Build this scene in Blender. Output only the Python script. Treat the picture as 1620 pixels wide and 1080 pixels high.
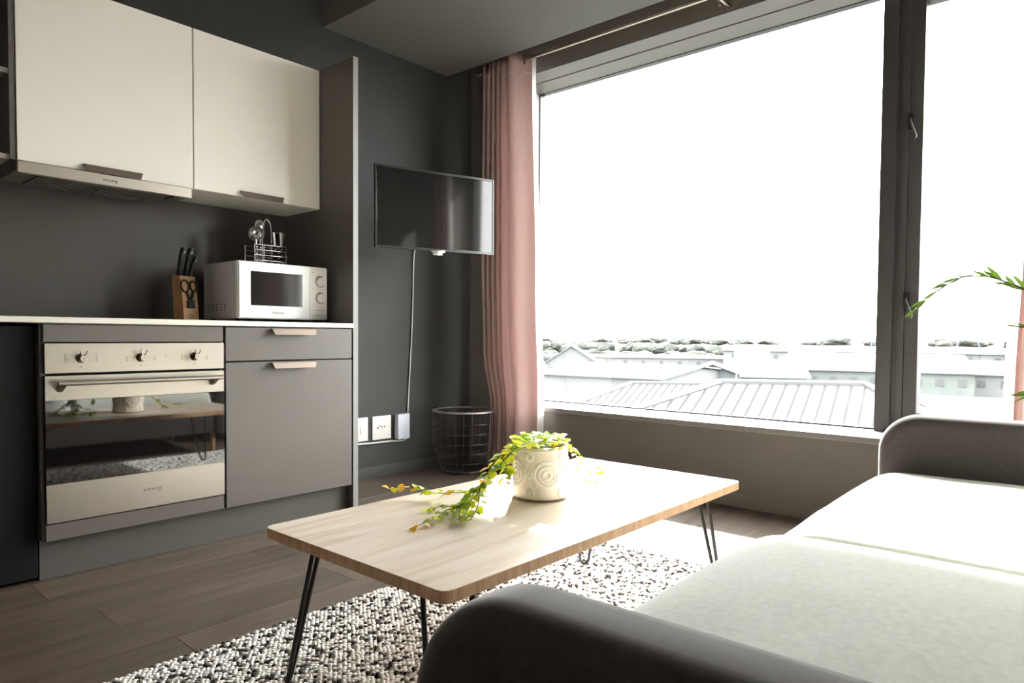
import bpy, bmesh, math, random
from mathutils import Vector, Matrix, noise
PI = math.pi
random.seed(7)
for o in list(bpy.data.objects): bpy.data.objects.remove(o)
S = bpy.context.scene
COL = S.collection

# ---------------------------------------------------------------- camera, sky, sun, exposure
yaw, pitch, roll = 0.718931528, -0.0332142388, 0.00742306855
cyw, syw, cp, sp = math.cos(yaw), math.sin(yaw), math.cos(pitch), math.sin(pitch)
fwd = Vector((-syw*cp, cyw*cp, sp)); rgt = Vector((cyw, syw, 0)); upv = rgt.cross(fwd)
r2 = rgt*math.cos(roll) + upv*math.sin(roll); u2 = upv*math.cos(roll) - rgt*math.sin(roll)
cam_data = bpy.data.cameras.new('camera'); cam = bpy.data.objects.new('camera', cam_data); COL.objects.link(cam)
M = Matrix((r2, u2, -fwd)).transposed().to_4x4(); M.translation = (3.2912, -3.3237, .8461)
cam.matrix_world = M
cam_data.sensor_width = 36; cam_data.sensor_fit = 'HORIZONTAL'
cam_data.lens = 36*1086.08/1620; cam_data.shift_y = 27.7/1620
cam_data.clip_start = .02; cam_data.clip_end = 9000
S.camera = cam

world = bpy.data.worlds.new('sky'); S.world = world; world.use_nodes = True
wn = world.node_tree; wn.nodes.clear()
wo = wn.nodes.new('ShaderNodeOutputWorld'); bg = wn.nodes.new('ShaderNodeBackground')
bg.inputs['Color'].default_value = (.985, .975, .965, 1); bg.inputs['Strength'].default_value = 3.9
wn.links.new(bg.outputs[0], wo.inputs[0])
sun_d = bpy.data.lights.new('sun', 'SUN'); sun_d.energy = 5.8; sun_d.angle = math.radians(2.2); sun_d.color = (1, .95, .88)
sun = bpy.data.objects.new('sun', sun_d); COL.objects.link(sun)
sun.rotation_euler = Vector((.58, -.81, -.70)).to_track_quat('-Z', 'Y').to_euler(); sun.location = (-6, 9, 9)

S.view_settings.view_transform = 'Standard'; S.view_settings.look = 'None'
S.view_settings.gamma = 1; S.view_settings.use_curve_mapping = False
S.view_settings.exposure = 2.48

# ---------------------------------------------------------------- materials
MAT = {}
def mat(name, col, rough=.6, metal=0, spec=.5, noise_amt=0, nscale=20, stretch=(1,1,1), bump=0, bscale=200, coat=0, transl=0, ior=None, aniso=0, col2=None, sheen=0):
    m = bpy.data.materials.new(name); m.use_nodes = True; nt = m.node_tree; n = nt.nodes; l = nt.links
    b = n['Principled BSDF']; b.inputs['Roughness'].default_value = rough; b.inputs['Metallic'].default_value = metal
    b.inputs['Specular IOR Level'].default_value = spec; b.inputs['Base Color'].default_value = (*col, 1)
    if ior: b.inputs['IOR'].default_value = ior
    if coat: b.inputs['Coat Weight'].default_value = coat; b.inputs['Coat Roughness'].default_value = .03
    if aniso: b.inputs['Anisotropic'].default_value = aniso
    if sheen: b.inputs['Sheen Weight'].default_value = sheen; b.inputs['Sheen Roughness'].default_value = .35; b.inputs['Sheen Tint'].default_value = (1, .97, .95, 1)
    tc = n.new('ShaderNodeTexCoord'); mp = n.new('ShaderNodeMapping'); mp.inputs['Scale'].default_value = stretch
    l.new(tc.outputs['Object'], mp.inputs[0])
    if noise_amt or col2:
        nz = n.new('ShaderNodeTexNoise'); nz.inputs['Scale'].default_value = nscale; nz.inputs['Detail'].default_value = 6
        l.new(mp.outputs[0], nz.inputs['Vector'])
        rp = n.new('ShaderNodeValToRGB'); c2 = col2 or tuple(max(0, c*(1-noise_amt)) for c in col)
        c1 = col if col2 else tuple(min(1, c*(1+noise_amt)) for c in col)
        rp.color_ramp.elements[0].position = .3; rp.color_ramp.elements[1].position = .7
        rp.color_ramp.elements[0].color = (*c2, 1); rp.color_ramp.elements[1].color = (*c1, 1)
        l.new(nz.outputs['Fac'], rp.inputs[0]); l.new(rp.outputs[0], b.inputs['Base Color'])
    if bump:
        nb = n.new('ShaderNodeTexNoise'); nb.inputs['Scale'].default_value = bscale; nb.inputs['Detail'].default_value = 4
        l.new(mp.outputs[0], nb.inputs['Vector'])
        bp = n.new('ShaderNodeBump'); bp.inputs['Strength'].default_value = bump; bp.inputs['Distance'].default_value = .002
        l.new(nb.outputs['Fac'], bp.inputs['Height']); l.new(bp.outputs[0], b.inputs['Normal'])
    if transl:
        t = n.new('ShaderNodeBsdfTranslucent'); t.inputs[0].default_value = (*[min(1, c*1.25) for c in col], 1)
        mx = n.new('ShaderNodeMixShader'); mx.inputs[0].default_value = transl
        l.new(b.outputs[0], mx.inputs[1]); l.new(t.outputs[0], mx.inputs[2]); l.new(mx.outputs[0], n['Material Output'].inputs[0])
    MAT[name] = m; return m

wall_m   = mat('dark_wall_paint', (.054, .055, .053), .6, spec=.2, noise_amt=.05, nscale=3, bump=.12, bscale=260)
farwall_m = mat('wall_paint_flare_lift', (.205, .180, .162), .5, noise_amt=.05, nscale=3, bump=.12, bscale=260)  # dark wall paint lightened in colour to stand in for glare and bounce
sill_m   = mat('grey_sill_paint', (.27, .255, .235), .45, noise_amt=.05, nscale=5)
light_m  = mat('pale_wall_paint', (.80, .74, .66), .7, noise_amt=.03, nscale=2)
mid_m    = mat('mid_grey_wall_paint', (.22, .21, .195), .6, noise_amt=.03, nscale=2)
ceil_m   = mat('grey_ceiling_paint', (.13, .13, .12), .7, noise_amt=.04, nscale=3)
cream_m  = mat('cream_gloss_laminate', (.82, .785, .72), .22, spec=.45, noise_amt=.012, nscale=2)
grey_m   = mat('grey_front_laminate', (.118, .102, .090), .45, noise_amt=.03, nscale=6)
panel_m  = mat('brown_grey_panel', (.12, .108, .10), .38, noise_amt=.04, nscale=5)
edge_m   = mat('light_grey_edge_band', (.24, .235, .23), .45)
splash_m = mat('splashback_laminate', (.066, .059, .054), .36, noise_amt=.05, nscale=4)
plinth_m = mat('plinth_grey', (.095, .088, .08), .5)
shelf_m  = mat('shelf_taupe', (.33, .30, .26), .5)
black_m  = mat('black_matte', (.006, .005, .005), .6, spec=.2)
bplast_m = mat('black_plastic', (.012, .012, .013), .3)
counter_m= mat('cream_worktop', (.76, .72, .64), .35, noise_amt=.03, nscale=30)
steel_m  = mat('brushed_steel', (.40, .37, .33), .36, metal=1, noise_amt=.03, nscale=6, stretch=(1, 1, 120), bump=.03, bscale=8)
chrome_m = mat('chrome', (.78, .77, .76), .12, metal=1)
bronze_m = mat('brushed_bronze_handle', (.20, .16, .135), .5, metal=1)
dsteel_m = mat('dark_steel_filter', (.15, .135, .12), .45, metal=.5)
oglass_m = mat('black_oven_glass', (.006, .005, .005), .03, spec=.85, ior=1.5)
screen_m = mat('tv_screen', (.010, .010, .010), .05, spec=.65)
mwhite_m = mat('white_plastic', (.90, .90, .89), .3)
mwsilv_m = mat('silver_painted_steel', (.60, .57, .57), .45)
mwwin_m  = mat('microwave_window', (.012, .012, .012), .08, spec=.45)
whiteplug_m = mat('white_socket_plastic', (.72, .70, .66), .4)
blueplug_m = mat('cool_white_plastic', (.62, .66, .74), .4)
legm_m   = mat('black_powder_coated_rod', (.02, .018, .018), .35, metal=.4)
curt_m   = mat('pink_linen', (.63, .475, .45), .85, spec=.2, transl=.32, noise_amt=.10, nscale=60, stretch=(6, 6, .25), bump=.4, bscale=900)
lining_m = mat('white_lining', (.80, .80, .80), .8, transl=.5)
rod_m    = mat('satin_nickel_rod', (.62, .54, .47), .3, metal=1)
frame_m  = mat('charcoal_aluminium', (.046, .043, .042), .42, spec=.5)
head_m   = mat('grey_window_head_paint', (.17, .165, .152), .5, noise_amt=.05, nscale=5)
hsteel_m = mat('bright_brushed_steel', (.66, .60, .52), .36, metal=1, noise_amt=.03, nscale=6, stretch=(1, 1, 120))
seal_m   = mat('pale_caulk', (.45, .40, .34), .6)
seat_m   = mat('light_grey_upholstery', (.60, .61, .57), .95, spec=.15, noise_amt=.07, nscale=90, bump=.3, bscale=1100)
arm_m    = mat('charcoal_upholstery', (.052, .044, .042), .9, spec=.1, sheen=.8, noise_amt=.10, nscale=90, bump=.2, bscale=1500)
rugw_m   = mat('white_wool', (.88, .86, .83), .95, spec=.1, noise_amt=.08, nscale=60)
rugg_m   = mat('grey_wool', (.20, .19, .18), .95, spec=.1, noise_amt=.25, nscale=60)
rugd_m   = mat('dark_brown_wool', (.045, .038, .036), .95, spec=.1, noise_amt=.3, nscale=60)
pot_m    = mat('off_white_ceramic', (.86, .77, .65), .4, noise_amt=.06, nscale=40, bump=.15, bscale=120)
relief_m = mat('raised_white_glaze', (.93, .88, .80), .35)
potrim_m = mat('brown_glaze_edge', (.20, .13, .09), .4)
soil_m   = mat('potting_soil', (.04, .03, .02), .9, bump=.8, bscale=80)
stem_m   = mat('vine_stem', (.11, .10, .03), .6)
leafs = [mat('leaf_lime', (.55, .58, .03), .45, transl=.55, col2=(.24, .38, .03), nscale=30),
         mat('leaf_green', (.22, .36, .03), .45, transl=.45, col2=(.36, .44, .05), nscale=40),
         mat('leaf_variegated', (.44, .54, .20), .45, transl=.45, col2=(.20, .34, .05), nscale=50),
         mat('leaf_amber', (.62, .36, .03), .5, transl=.5, col2=(.45, .33, .03), nscale=30)]
palm_m   = mat('palm_leaf', (.045, .085, .012), .5, spec=.3, transl=.25, col2=(.13, .17, .018), nscale=12)
pstem_m  = mat('palm_stem', (.030, .028, .014), .6, spec=.3)
bwood_m  = mat('knife_block_wood', (.47, .27, .13), .5, noise_amt=.18, nscale=8, stretch=(1, 1, 8))
wire_m   = mat('dark_wire', (.10, .078, .07), .4, metal=.5)
rimw_m   = mat('basket_rim_metal', (.27, .24, .22), .45, metal=.3)
red_m    = mat('oven_dark_red_knob_ring', (.17, .08, .07), .3, metal=.8)
mark_m   = mat('printed_grey_mark', (.10, .09, .085), .5)
cable_m  = mat('white_cable', (.62, .61, .58), .45)
roofw_m  = mat('white_metal_roof', (.062, .063, .065), .5, noise_amt=.04, nscale=.6)
roofr_m  = mat('roof_rib_metal', (.036, .037, .038), 1, spec=0)
extw_m   = mat('render_wall', (.082, .083, .086), .8, noise_amt=.08, nscale=.5)
extg_m   = mat('grey_green_cladding', (.060, .068, .065), .8, noise_amt=.12, nscale=.6)
extb_m   = mat('blue_grey_cladding', (.054, .062, .066), .8, noise_amt=.08, nscale=.6)
extd_m   = mat('far_window_dark', (.03, .03, .034), .4)
tree_m   = mat('far_foliage', (.042, .045, .040), .9, spec=.1, noise_amt=.3, nscale=.6)
trunk_m = mat('far_trunk', (.12, .10, .08), .9)
ground_m = mat('far_ground', (.05, .05, .047), .95, noise_amt=.35, nscale=.02)
hill_m   = mat('far_hills', (.05, .052, .055), .95, noise_amt=.1, nscale=.01)

def wood_mat(name, c1, c2, c3, axis, rough, scale, objrand=False, spec=.5, bump=.04):
    m = bpy.data.materials.new(name); m.use_nodes = True; n = m.node_tree.nodes; l = m.node_tree.links
    b = n['Principled BSDF']; b.inputs['Roughness'].default_value = rough; b.inputs['Specular IOR Level'].default_value = spec
    tc = n.new('ShaderNodeTexCoord'); mp = n.new('ShaderNodeMapping')
    s = [scale]*3; s[axis] = scale*.09; mp.inputs['Scale'].default_value = s
    l.new(tc.outputs['Object'], mp.inputs[0])
    if objrand:
        oi = n.new('ShaderNodeObjectInfo'); cb = n.new('ShaderNodeCombineXYZ'); mu = n.new('ShaderNodeMath'); mu.operation = 'MULTIPLY'; mu.inputs[1].default_value = 40
        l.new(oi.outputs['Random'], mu.inputs[0]); l.new(mu.outputs[0], cb.inputs[0]); l.new(mu.outputs[0], cb.inputs[2]); l.new(cb.outputs[0], mp.inputs['Location'])
    nz = n.new('ShaderNodeTexNoise'); nz.inputs['Scale'].default_value = 1; nz.inputs['Detail'].default_value = 9; nz.inputs['Roughness'].default_value = .62; nz.inputs['Distortion'].default_value = .6
    l.new(mp.outputs[0], nz.inputs['Vector'])
    rp = n.new('ShaderNodeValToRGB'); e = rp.color_ramp.elements
    e[0].position = .30; e[0].color = (*c1, 1); e[1].position = .72; e[1].color = (*c3, 1); k = e.new(.5); k.color = (*c2, 1)
    l.new(nz.outputs['Fac'], rp.inputs[0])
    if objrand:
        hv = n.new('ShaderNodeHueSaturation'); mr = n.new('ShaderNodeMapRange'); mr.inputs[3].default_value = .85; mr.inputs[4].default_value = 1.15
        l.new(oi.outputs['Random'], mr.inputs[0]); l.new(mr.outputs[0], hv.inputs['Value']); l.new(rp.outputs[0], hv.inputs['Color']); l.new(hv.outputs[0], b.inputs['Base Color'])
    else: l.new(rp.outputs[0], b.inputs['Base Color'])
    bp = n.new('ShaderNodeBump'); bp.inputs['Strength'].default_value = bump; bp.inputs['Distance'].default_value = .003
    l.new(nz.outputs['Fac'], bp.inputs['Height']); l.new(bp.outputs[0], b.inputs['Normal'])
    MAT[name] = m; return m
floor_m = wood_mat('grey_brown_floor_wood', (.055, .040, .030), (.094, .070, .053), (.138, .108, .085), 1, .38, 22, True)
table_m = wood_mat('pale_oak_veneer', (.64, .50, .39), (.80, .68, .57), (.88, .79, .70), 1, .34, 26, spec=.5, bump=.02)
tedge_m = wood_mat('oak_edge_band', (.40, .225, .125), (.58, .35, .20), (.70, .46, .28), 2, .5, 60)

def glass_mat():
    m = bpy.data.materials.new('window_glass'); m.use_nodes = True; n = m.node_tree.nodes; l = m.node_tree.links; n.clear()
    o = n.new('ShaderNodeOutputMaterial'); t = n.new('ShaderNodeBsdfTransparent'); g = n.new('ShaderNodeBsdfGlossy'); g.inputs['Roughness'].default_value = .01
    t.inputs[0].default_value = (.96, .98, .97, 1)
    lw = n.new('ShaderNodeLayerWeight'); lw.inputs[0].default_value = .5; mx = n.new('ShaderNodeMixShader')
    pw_ = n.new('ShaderNodeMath'); pw_.operation = 'POWER'; pw_.inputs[1].default_value = 5; f = n.new('ShaderNodeMath'); f.operation = 'MULTIPLY_ADD'; f.inputs[1].default_value = .7; f.inputs[2].default_value = .02
    l.new(lw.outputs['Facing'], pw_.inputs[0]); l.new(pw_.outputs[0], f.inputs[0])
    l.new(f.outputs[0], mx.inputs[0]); l.new(t.outputs[0], mx.inputs[1]); l.new(g.outputs[0], mx.inputs[2]); l.new(mx.outputs[0], o.inputs[0]); return m
glass_m = glass_mat()

# ---------------------------------------------------------------- mesh helpers
WL = {}   # world position of each thing's base
def BM(): return bmesh.new()
def box(bm, x0, x1, y0, y1, z0, z1, bev=0, seg=2):
    g = bmesh.ops.create_cube(bm, size=1)
    vs = g['verts']
    for v in vs:
        v.co = Vector(((x0+x1)/2+v.co.x*(x1-x0), (y0+y1)/2+v.co.y*(y1-y0), (z0+z1)/2+v.co.z*(z1-z0)))
    if bev:
        es = {e for v in vs for e in v.link_edges}
        bmesh.ops.bevel(bm, geom=list(es), offset=bev, segments=seg, affect='EDGES', profile=.7)
    return bm
def cyl(bm, p0, p1, r0, r1=None, n=16, caps=True):
    p0, p1 = Vector(p0), Vector(p1); r1 = r0 if r1 is None else r1
    q = (p1-p0).normalized().to_track_quat('Z', 'Y'); a = []; b = []
    for i in range(n):
        t = 2*PI*i/n; d = q @ Vector((math.cos(t), math.sin(t), 0))
        a.append(bm.verts.new(p0+d*r0)); b.append(bm.verts.new(p1+d*r1))
    for i in range(n): bm.faces.new((a[i], a[(i+1) % n], b[(i+1) % n], b[i]))
    if caps: bm.faces.new(a[::-1]); bm.faces.new(b)
    return bm
def smooth_path(pts, k=6):
    P = [Vector(p) for p in pts]; out = []
    if len(P) < 3: return P
    for i in range(len(P)-1):
        p0, p1, p2, p3 = P[max(i-1, 0)], P[i], P[i+1], P[min(i+2, len(P)-1)]
        for j in range(k):
            t = j/k
            out.append(.5*((2*p1)+(p2-p0)*t+(2*p0-5*p1+4*p2-p3)*t*t+(3*p1-p0-3*p2+p3)*t**3))
    out.append(P[-1]); return out
def tube(bm, pts, r, n=8, closed=False, r_end=None):
    P = [Vector(p) for p in pts]; rings = []; m = len(P); up = None
    for i, p in enumerate(P):
        if closed: t = (P[(i+1) % m]-P[i-1]).normalized()
        else: t = (P[min(i+1, m-1)]-P[max(i-1, 0)]).normalized()
        if up is None: up = t.orthogonal().normalized()
        else: up = (up - t*up.dot(t)).normalized()
        s = t.cross(up); rr = r if r_end is None else r+(r_end-r)*i/(m-1)
        rings.append([bm.verts.new(p+(up*math.cos(2*PI*j/n)+s*math.sin(2*PI*j/n))*rr) for j in range(n)])
    for i in range(m if closed else m-1):
        a, b = rings[i], rings[(i+1) % m]
        for j in range(n): bm.faces.new((a[j], a[(j+1) % n], b[(j+1) % n], b[j]))
    if not closed: bm.faces.new(rings[0][::-1]); bm.faces.new(rings[-1])
    return bm
def lathe(bm, prof, c=(0, 0, 0), n=40, close=False):
    rings = []
    for r, z in prof:
        rings.append([bm.verts.new((c[0]+r*math.cos(2*PI*i/n), c[1]+r*math.sin(2*PI*i/n), c[2]+z)) for i in range(n)] if r > 1e-6 else [bm.verts.new((c[0], c[1], c[2]+z))])
    for a, b in zip(rings[:-1], rings[1:]):
        for i in range(n):
            j = (i+1) % n
            if len(a) == 1: bm.faces.new((a[0], b[j], b[i]))
            elif len(b) == 1: bm.faces.new((a[i], a[j], b[0]))
            else: bm.faces.new((a[i], a[j], b[j], b[i]))
    return bm
def prism(bm, pts, d):
    """polygon pts extruded along vector d"""
    d = Vector(d); a = [bm.verts.new(Vector(p)) for p in pts]; b = [bm.verts.new(Vector(p)+d) for p in pts]; n = len(a)
    bm.faces.new(a[::-1]); bm.faces.new(b)
    for i in range(n): bm.faces.new((a[i], a[(i+1) % n], b[(i+1) % n], b[i]))
    return bm
def mkmesh(name, bm, material, smooth=None):
    bmesh.ops.recalc_face_normals(bm, faces=bm.faces)
    me = bpy.data.meshes.new(name); bm.to_mesh(me); bm.free()
    me.materials.append(material)
    if smooth:
        me.polygons.foreach_set('use_smooth', [True]*len(me.polygons))
        me.set_sharp_from_angle(angle=math.radians(smooth))
    return me
def obj(name, bm, material, parent=None, label=None, smooth=None, local=False, kind=None):
    """link bm as ONE mesh object; bm is in world coordinates unless local"""
    if parent is not None and not local:
        w = WL.get(parent, Vector((0, 0, 0))); bmesh.ops.translate(bm, verts=bm.verts, vec=-w); WLp = w
    else: WLp = Vector((0, 0, 0))
    o = bpy.data.objects.new(name, mkmesh(name, bm, material, smooth)); COL.objects.link(o)
    if parent is not None: o.parent = parent; WL[o] = WL.get(parent, Vector((0, 0, 0)))
    if label: o['label'] = label
    if kind: o['kind'] = kind
    return o
def thing(name, label, cat, loc=(0, 0, 0), rotz=0, group=None, kind=None):
    o = bpy.data.objects.new(name, None); COL.objects.link(o); o.empty_display_size = .05
    o.location = loc; o.rotation_euler = (0, 0, rotz); WL[o] = Vector(loc)
    if label: o['label'] = label
    if cat: o['category'] = cat
    if group: o['group'] = group
    if kind: o['kind'] = kind
    return o
def tag(o, label, cat, group=None):
    o['label'] = label; o['category'] = cat
    if group: o['group'] = group
    return o
def struct(name, bm, material, label, cat, smooth=None):
    o = obj(name, bm, material, smooth=smooth); o['kind'] = 'structure'; o['label'] = label; o['category'] = cat; return o
def share(name, me, parent, mw=None, loc=None, rot=None, scale=None):
    o = bpy.data.objects.new(name, me); COL.objects.link(o); o.parent = parent
    if mw is not None: o.matrix_local = mw
    if loc is not None: o.location = loc
    if rot is not None: o.rotation_euler = rot
    if scale is not None: o.scale = scale
    return o
def text(name, s, size, M4, material, parent, depth=.0004, font_scale_x=1):
    cu = bpy.data.curves.new(name, 'FONT'); cu.body = s; cu.size = size; cu.extrude = depth; cu.align_x = 'CENTER'; cu.align_y = 'CENTER'
    t = bpy.data.objects.new(name, cu); COL.objects.link(t); bpy.context.view_layer.update()
    me = bpy.data.meshes.new_from_object(t.evaluated_get(bpy.context.evaluated_depsgraph_get()))
    bpy.data.objects.remove(t); bpy.data.curves.remove(cu)
    me.materials.clear(); me.materials.append(material)
    for v in me.vertices: v.co.x *= font_scale_x
    o = bpy.data.objects.new(name, me); COL.objects.link(o)
    o.parent = parent
    if parent is not None: M4 = Matrix.Translation(-WL[parent]) @ M4
    o.matrix_local = M4; return o
FACE_X = Matrix(((0, 0, 1, 0), (1, 0, 0, 0), (0, 1, 0, 0), (0, 0, 0, 1)))   # text facing +x, reading along +y

# ---------------------------------------------------------------- the room shell
XR, YN, HC = 3.75, -6.0, 2.95
floor = struct('floor', box(BM(), -.1, XR+.1, YN-.1, .36, -.09, -.012), black_m, 'grey-brown wood-look plank floor of the room', 'floor')
WL[floor] = Vector((0, 0, 0))
pw, pl = .192, 1.285
def plank_mesh(w, l): return mkmesh('plank', box(BM(), .0006, w-.0006, .0006, l-.0006, -.012, 0, .0005, 1), floor_m)
PM = {}
for i in range(math.ceil(XR/pw)):
    x0 = i*pw; w = min(pw, XR-x0); y = YN-((i*0.47) % 1)*pl
    while y < 0:
        a, b = max(y, YN), min(y+pl, 0)
        if b-a > .03 and w > .02:
            k = (round(w, 3), round(b-a, 3))
            if k not in PM: PM[k] = plank_mesh(w, b-a)
            share('plank', PM[k], floor, loc=(x0, a, 0))
        y += pl

struct('wall_left', box(BM(), -.12, 0, YN, 0, 0, HC), wall_m, 'dark grey painted wall behind the kitchen units and television', 'wall')
bm = BM()
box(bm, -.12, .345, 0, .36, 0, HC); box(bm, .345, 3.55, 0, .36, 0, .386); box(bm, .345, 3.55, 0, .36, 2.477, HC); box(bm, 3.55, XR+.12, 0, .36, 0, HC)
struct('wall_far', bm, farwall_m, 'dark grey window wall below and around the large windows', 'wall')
struct('wall_right', box(BM(), XR, XR+.12, YN, 0, 0, HC), mid_m, 'grey wall behind the sofa', 'wall')
struct('wall_near', box(BM(), -.12, XR+.12, YN-.12, YN, 0, HC), light_m, 'pale wall at the back of the room', 'wall')
struct('ceiling', box(BM(), -.12, XR+.12, YN-.12, .36, HC, HC+.1), light_m, 'upper ceiling of the room', 'ceiling')
struct('trim_1', box(BM(), 0, XR, -1.15, -.217, 2.521, HC, .002, 1), ceil_m, 'lowered grey ceiling section hanging in front of the curtain recess', 'bulkhead')
# skirting boards with a rounded top
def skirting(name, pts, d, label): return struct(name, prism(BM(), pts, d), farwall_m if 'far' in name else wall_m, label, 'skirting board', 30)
skirting('baseboard_left', [(0, -1.356, 0), (.014, -1.356, 0), (.014, -1.356, .052), (.006, -1.356, .066), (0, -1.356, .066)], (0, 1.356, 0), 'dark grey skirting board under the television wall')
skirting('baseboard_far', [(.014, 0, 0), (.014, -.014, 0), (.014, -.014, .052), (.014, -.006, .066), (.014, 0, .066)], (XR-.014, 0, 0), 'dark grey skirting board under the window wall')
# sill
sill = thing('trim_2', 'grey painted window sill bright with sun under the large window', 'window sill', (.35, 0, .384), kind='structure')
obj('sill_board', box(BM(), .347, 3.548, -.018, .298, .3865, .411, .003), sill_m, sill, smooth=40)
obj('caulk_line', tube(BM(), [(0.35+i*.05, -.003, .385+.0012*math.sin(i*1.7)*math.sin(i*.31)) for i in range(65)], .0032, 6), seal_m, sill)
# two lining boards over the window with a dark shadow gap between them
soff = thing('trim_3', 'light grey painted lining of the window head with a dark groove', 'window head', (.35, 0, 2.47), kind='structure')
obj('lining_board', box(BM(), .347, 3.548, 0, .134, 2.468, 2.4765), head_m, soff)
obj('lining_board', box(BM(), .347, 3.548, .142, .298, 2.465, 2.4765), head_m, soff)
struct('trim_4', box(BM(), .3455, .350, .001, .298, .4115, 2.465), sill_m, 'grey jamb lining at the left end of the large window', 'window jamb')

# window 1: fixed light
w1 = thing('window_1', 'very large fixed window with charcoal frame looking over rooftops', 'window', (1.5, .3, .42), kind='structure')
bm = BM()
box(bm, .350, 2.46, .299, .355, .388, .4125, .002, 1); box(bm, .350, 2.46, .299, .355, 2.466, 2.4765, .002, 1); box(bm, .347, .354, .299, .355, .4125, 2.466, .002, 1)
obj('window_frame', bm, frame_m, w1)
bm = BM(); box(bm, 2.449, 2.514, .240, .355, .4115, 2.464, .004); box(bm, 2.514, 2.533, .254, .35, .4115, 2.464, .003); box(bm, 2.533, 2.563, .246, .35, .4115, 2.464, .006)
obj('mullion', bm, frame_m, w1, smooth=30)
obj('glass_pane', box(BM(), .351, 2.455, .306, .312, .409, 2.469), glass_m, w1)
bm = BM(); box(bm, .354, 2.449, .2985, .305, .4125, .419); box(bm, .354, .3575, .2985, .305, .4155, 2.462); box(bm, .354, 2.449, .2985, .305, 2.4615, 2.465)
obj('glazing_gasket', bm, bplast_m, w1)
# window 2: opening sash
w2 = thing('window_2', 'opening window sash with charcoal frame to the right of the mullion', 'window', (3.0, .3, .42), kind='structure')
bm = BM(); box(bm, 2.563, 3.548, .256, .355, .4115, .428, .003, 1); box(bm, 2.563, 3.548, .256, .355, 2.445, 2.464, .003, 1); box(bm, 3.53, 3.548, .256, .355, .428, 2.445, .003, 1)
obj('window_frame', bm, frame_m, w2)
bm = BM(); box(bm, 2.565, 2.621, .248, .335, .430, 2.443, .005); box(bm, 2.621, 3.475, .248, .335, .430, .508, .005); box(bm, 2.621, 3.475, .248, .335, 2.37, 2.443, .005); box(bm, 3.475, 3.528, .248, .335, .430, 2.443, .005)
obj('sash_frame', bm, frame_m, w2, smooth=30)
obj('glass_pane', box(BM(), 2.616, 3.48, .300, .306, .503, 2.375), glass_m, w2)
for zc in (1.825, 1.015):
    h = obj('sash_handle', box(box(BM(), 2.560, 2.584, .236, .250, zc-.03, zc+.045, .004), 2.564, 2.578, .222, .238, zc-.005, zc+.03, .004), bplast_m, w2, smooth=40)
    obj('lever', tube(BM(), [(2.571, .226, zc+.02), (2.578, .220, zc-.005), (2.599, .214, zc-.064), (2.595, .214, zc-.075)], .0045, 8), frame_m, h, smooth=60)

# ---------------------------------------------------------------- kitchen
def handle_tab(y0, y1, z, x, parent, down=True):
    """folded metal edge pull: flange on top, flared lip in front"""
    bm = BM(); h = .024
    prism(bm, [(x+.020, y0, z), (x+.022, y0, z), (x+.026, y0+.012, z-h), (x+.024, y0+.012, z-h)], (0, 0, 0.00001)) if False else None
    a = [(x+.021, y0, z), (x+.021, y1, z), (x+.029, y1-.010, z-h), (x+.029, y0+.010, z-h)]
    prism(bm, a, (.0018, 0, .0006))
    box(bm, x-.001, x+.0228, y0, y1, z-.001, z+.0012)
    o = obj('handle', bm, bronze_m, parent); return o

oven_x = .603
# worktop & splashback
tag(obj('worktop', box(BM(), .0, .609, -3.262, -1.386, .879, .9, .002, 1), counter_m, smooth=40), 'thin cream worktop running over the oven and the drawer unit', 'worktop')
tag(obj('splashback_panel', box(BM(), .0005, .010, -3.262, -1.386, .9, 1.462), splash_m), 'dark taupe splashback panel between worktop and wall cabinets', 'splashback')
ep = thing('end_panel', 'tall brown-grey end panel closing the kitchen run beside the television', 'panel', (.3, -1.37, 0))
obj('panel_board', box(BM(), .0005, .600, -1.385, -1.359, 0, 2.139), panel_m, ep)
obj('edge_band', box(BM(), .600, .6025, -1.3855, -1.3585, 0, 2.139), edge_m, ep, label='lighter grey front edge band')
# oven housing
oh = thing('oven_housing', 'grey base unit that holds the built-in oven', 'cabinet', (.3, -2.32, 0))
bm = BM(); box(bm, .02, .585, -2.637, -2.621, .14, .879); box(bm, .02, .585, -2.018, -2.006, .14, .879); box(bm, .02, .585, -2.621, -2.018, .14, .155); box(bm, .02, .03, -2.621, -2.018, .135, .879); box(bm, .03, .585, -2.621, -2.018, .86, .879)
obj('carcass', bm, panel_m, oh)
obj('filler_strip', box(BM(), .585, .603, -2.630, -2.0135, .815, .8745, .0015, 1), grey_m, oh, label='grey strip above the oven')
obj('filler_strip', box(BM(), .585, .603, -2.630, -2.0135, .1395, .196, .0015, 1), grey_m, oh, label='grey strip below the oven')
# oven
ov = thing('built_in_oven', 'stainless steel built-in oven with black glass door and bar handle', 'oven', (.35, -2.32, .2))
obj('oven_body', box(BM(), .04, .584, -2.618, -2.022, .2, .812), black_m, ov)
cpn = obj('control_panel', box(BM(), .584, .608, -2.628, -2.013, .7085, .811, .0012, 1), steel_m, ov, smooth=40)
door = obj('oven_door', box(BM(), .586, .600, -2.628, -2.013, .200, .7005, .0012, 1), black_m, ov)
obj('top_rail', box(BM(), .600, .608, -2.628, -2.013, .616, .7005, .001, 1), steel_m, door, label='brushed steel rail across the top of the oven door')
obj('door_glass', box(BM(), .600, .6075, -2.628, -2.013, .332, .6155), oglass_m, door, label='black mirror-like glass of the oven door')
obj('bottom_rail', box(BM(), .600, .608, -2.628, -2.013, .200, .3315, .001, 1), steel_m, door, label='deep brushed steel rail across the bottom of the oven door')
bm = BM(); cyl(bm, (.652, -2.602, .676), (.652, -2.040, .676), .0085, n=16)
hb = obj('bar_handle', bm, steel_m, ov, smooth=40)
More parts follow.
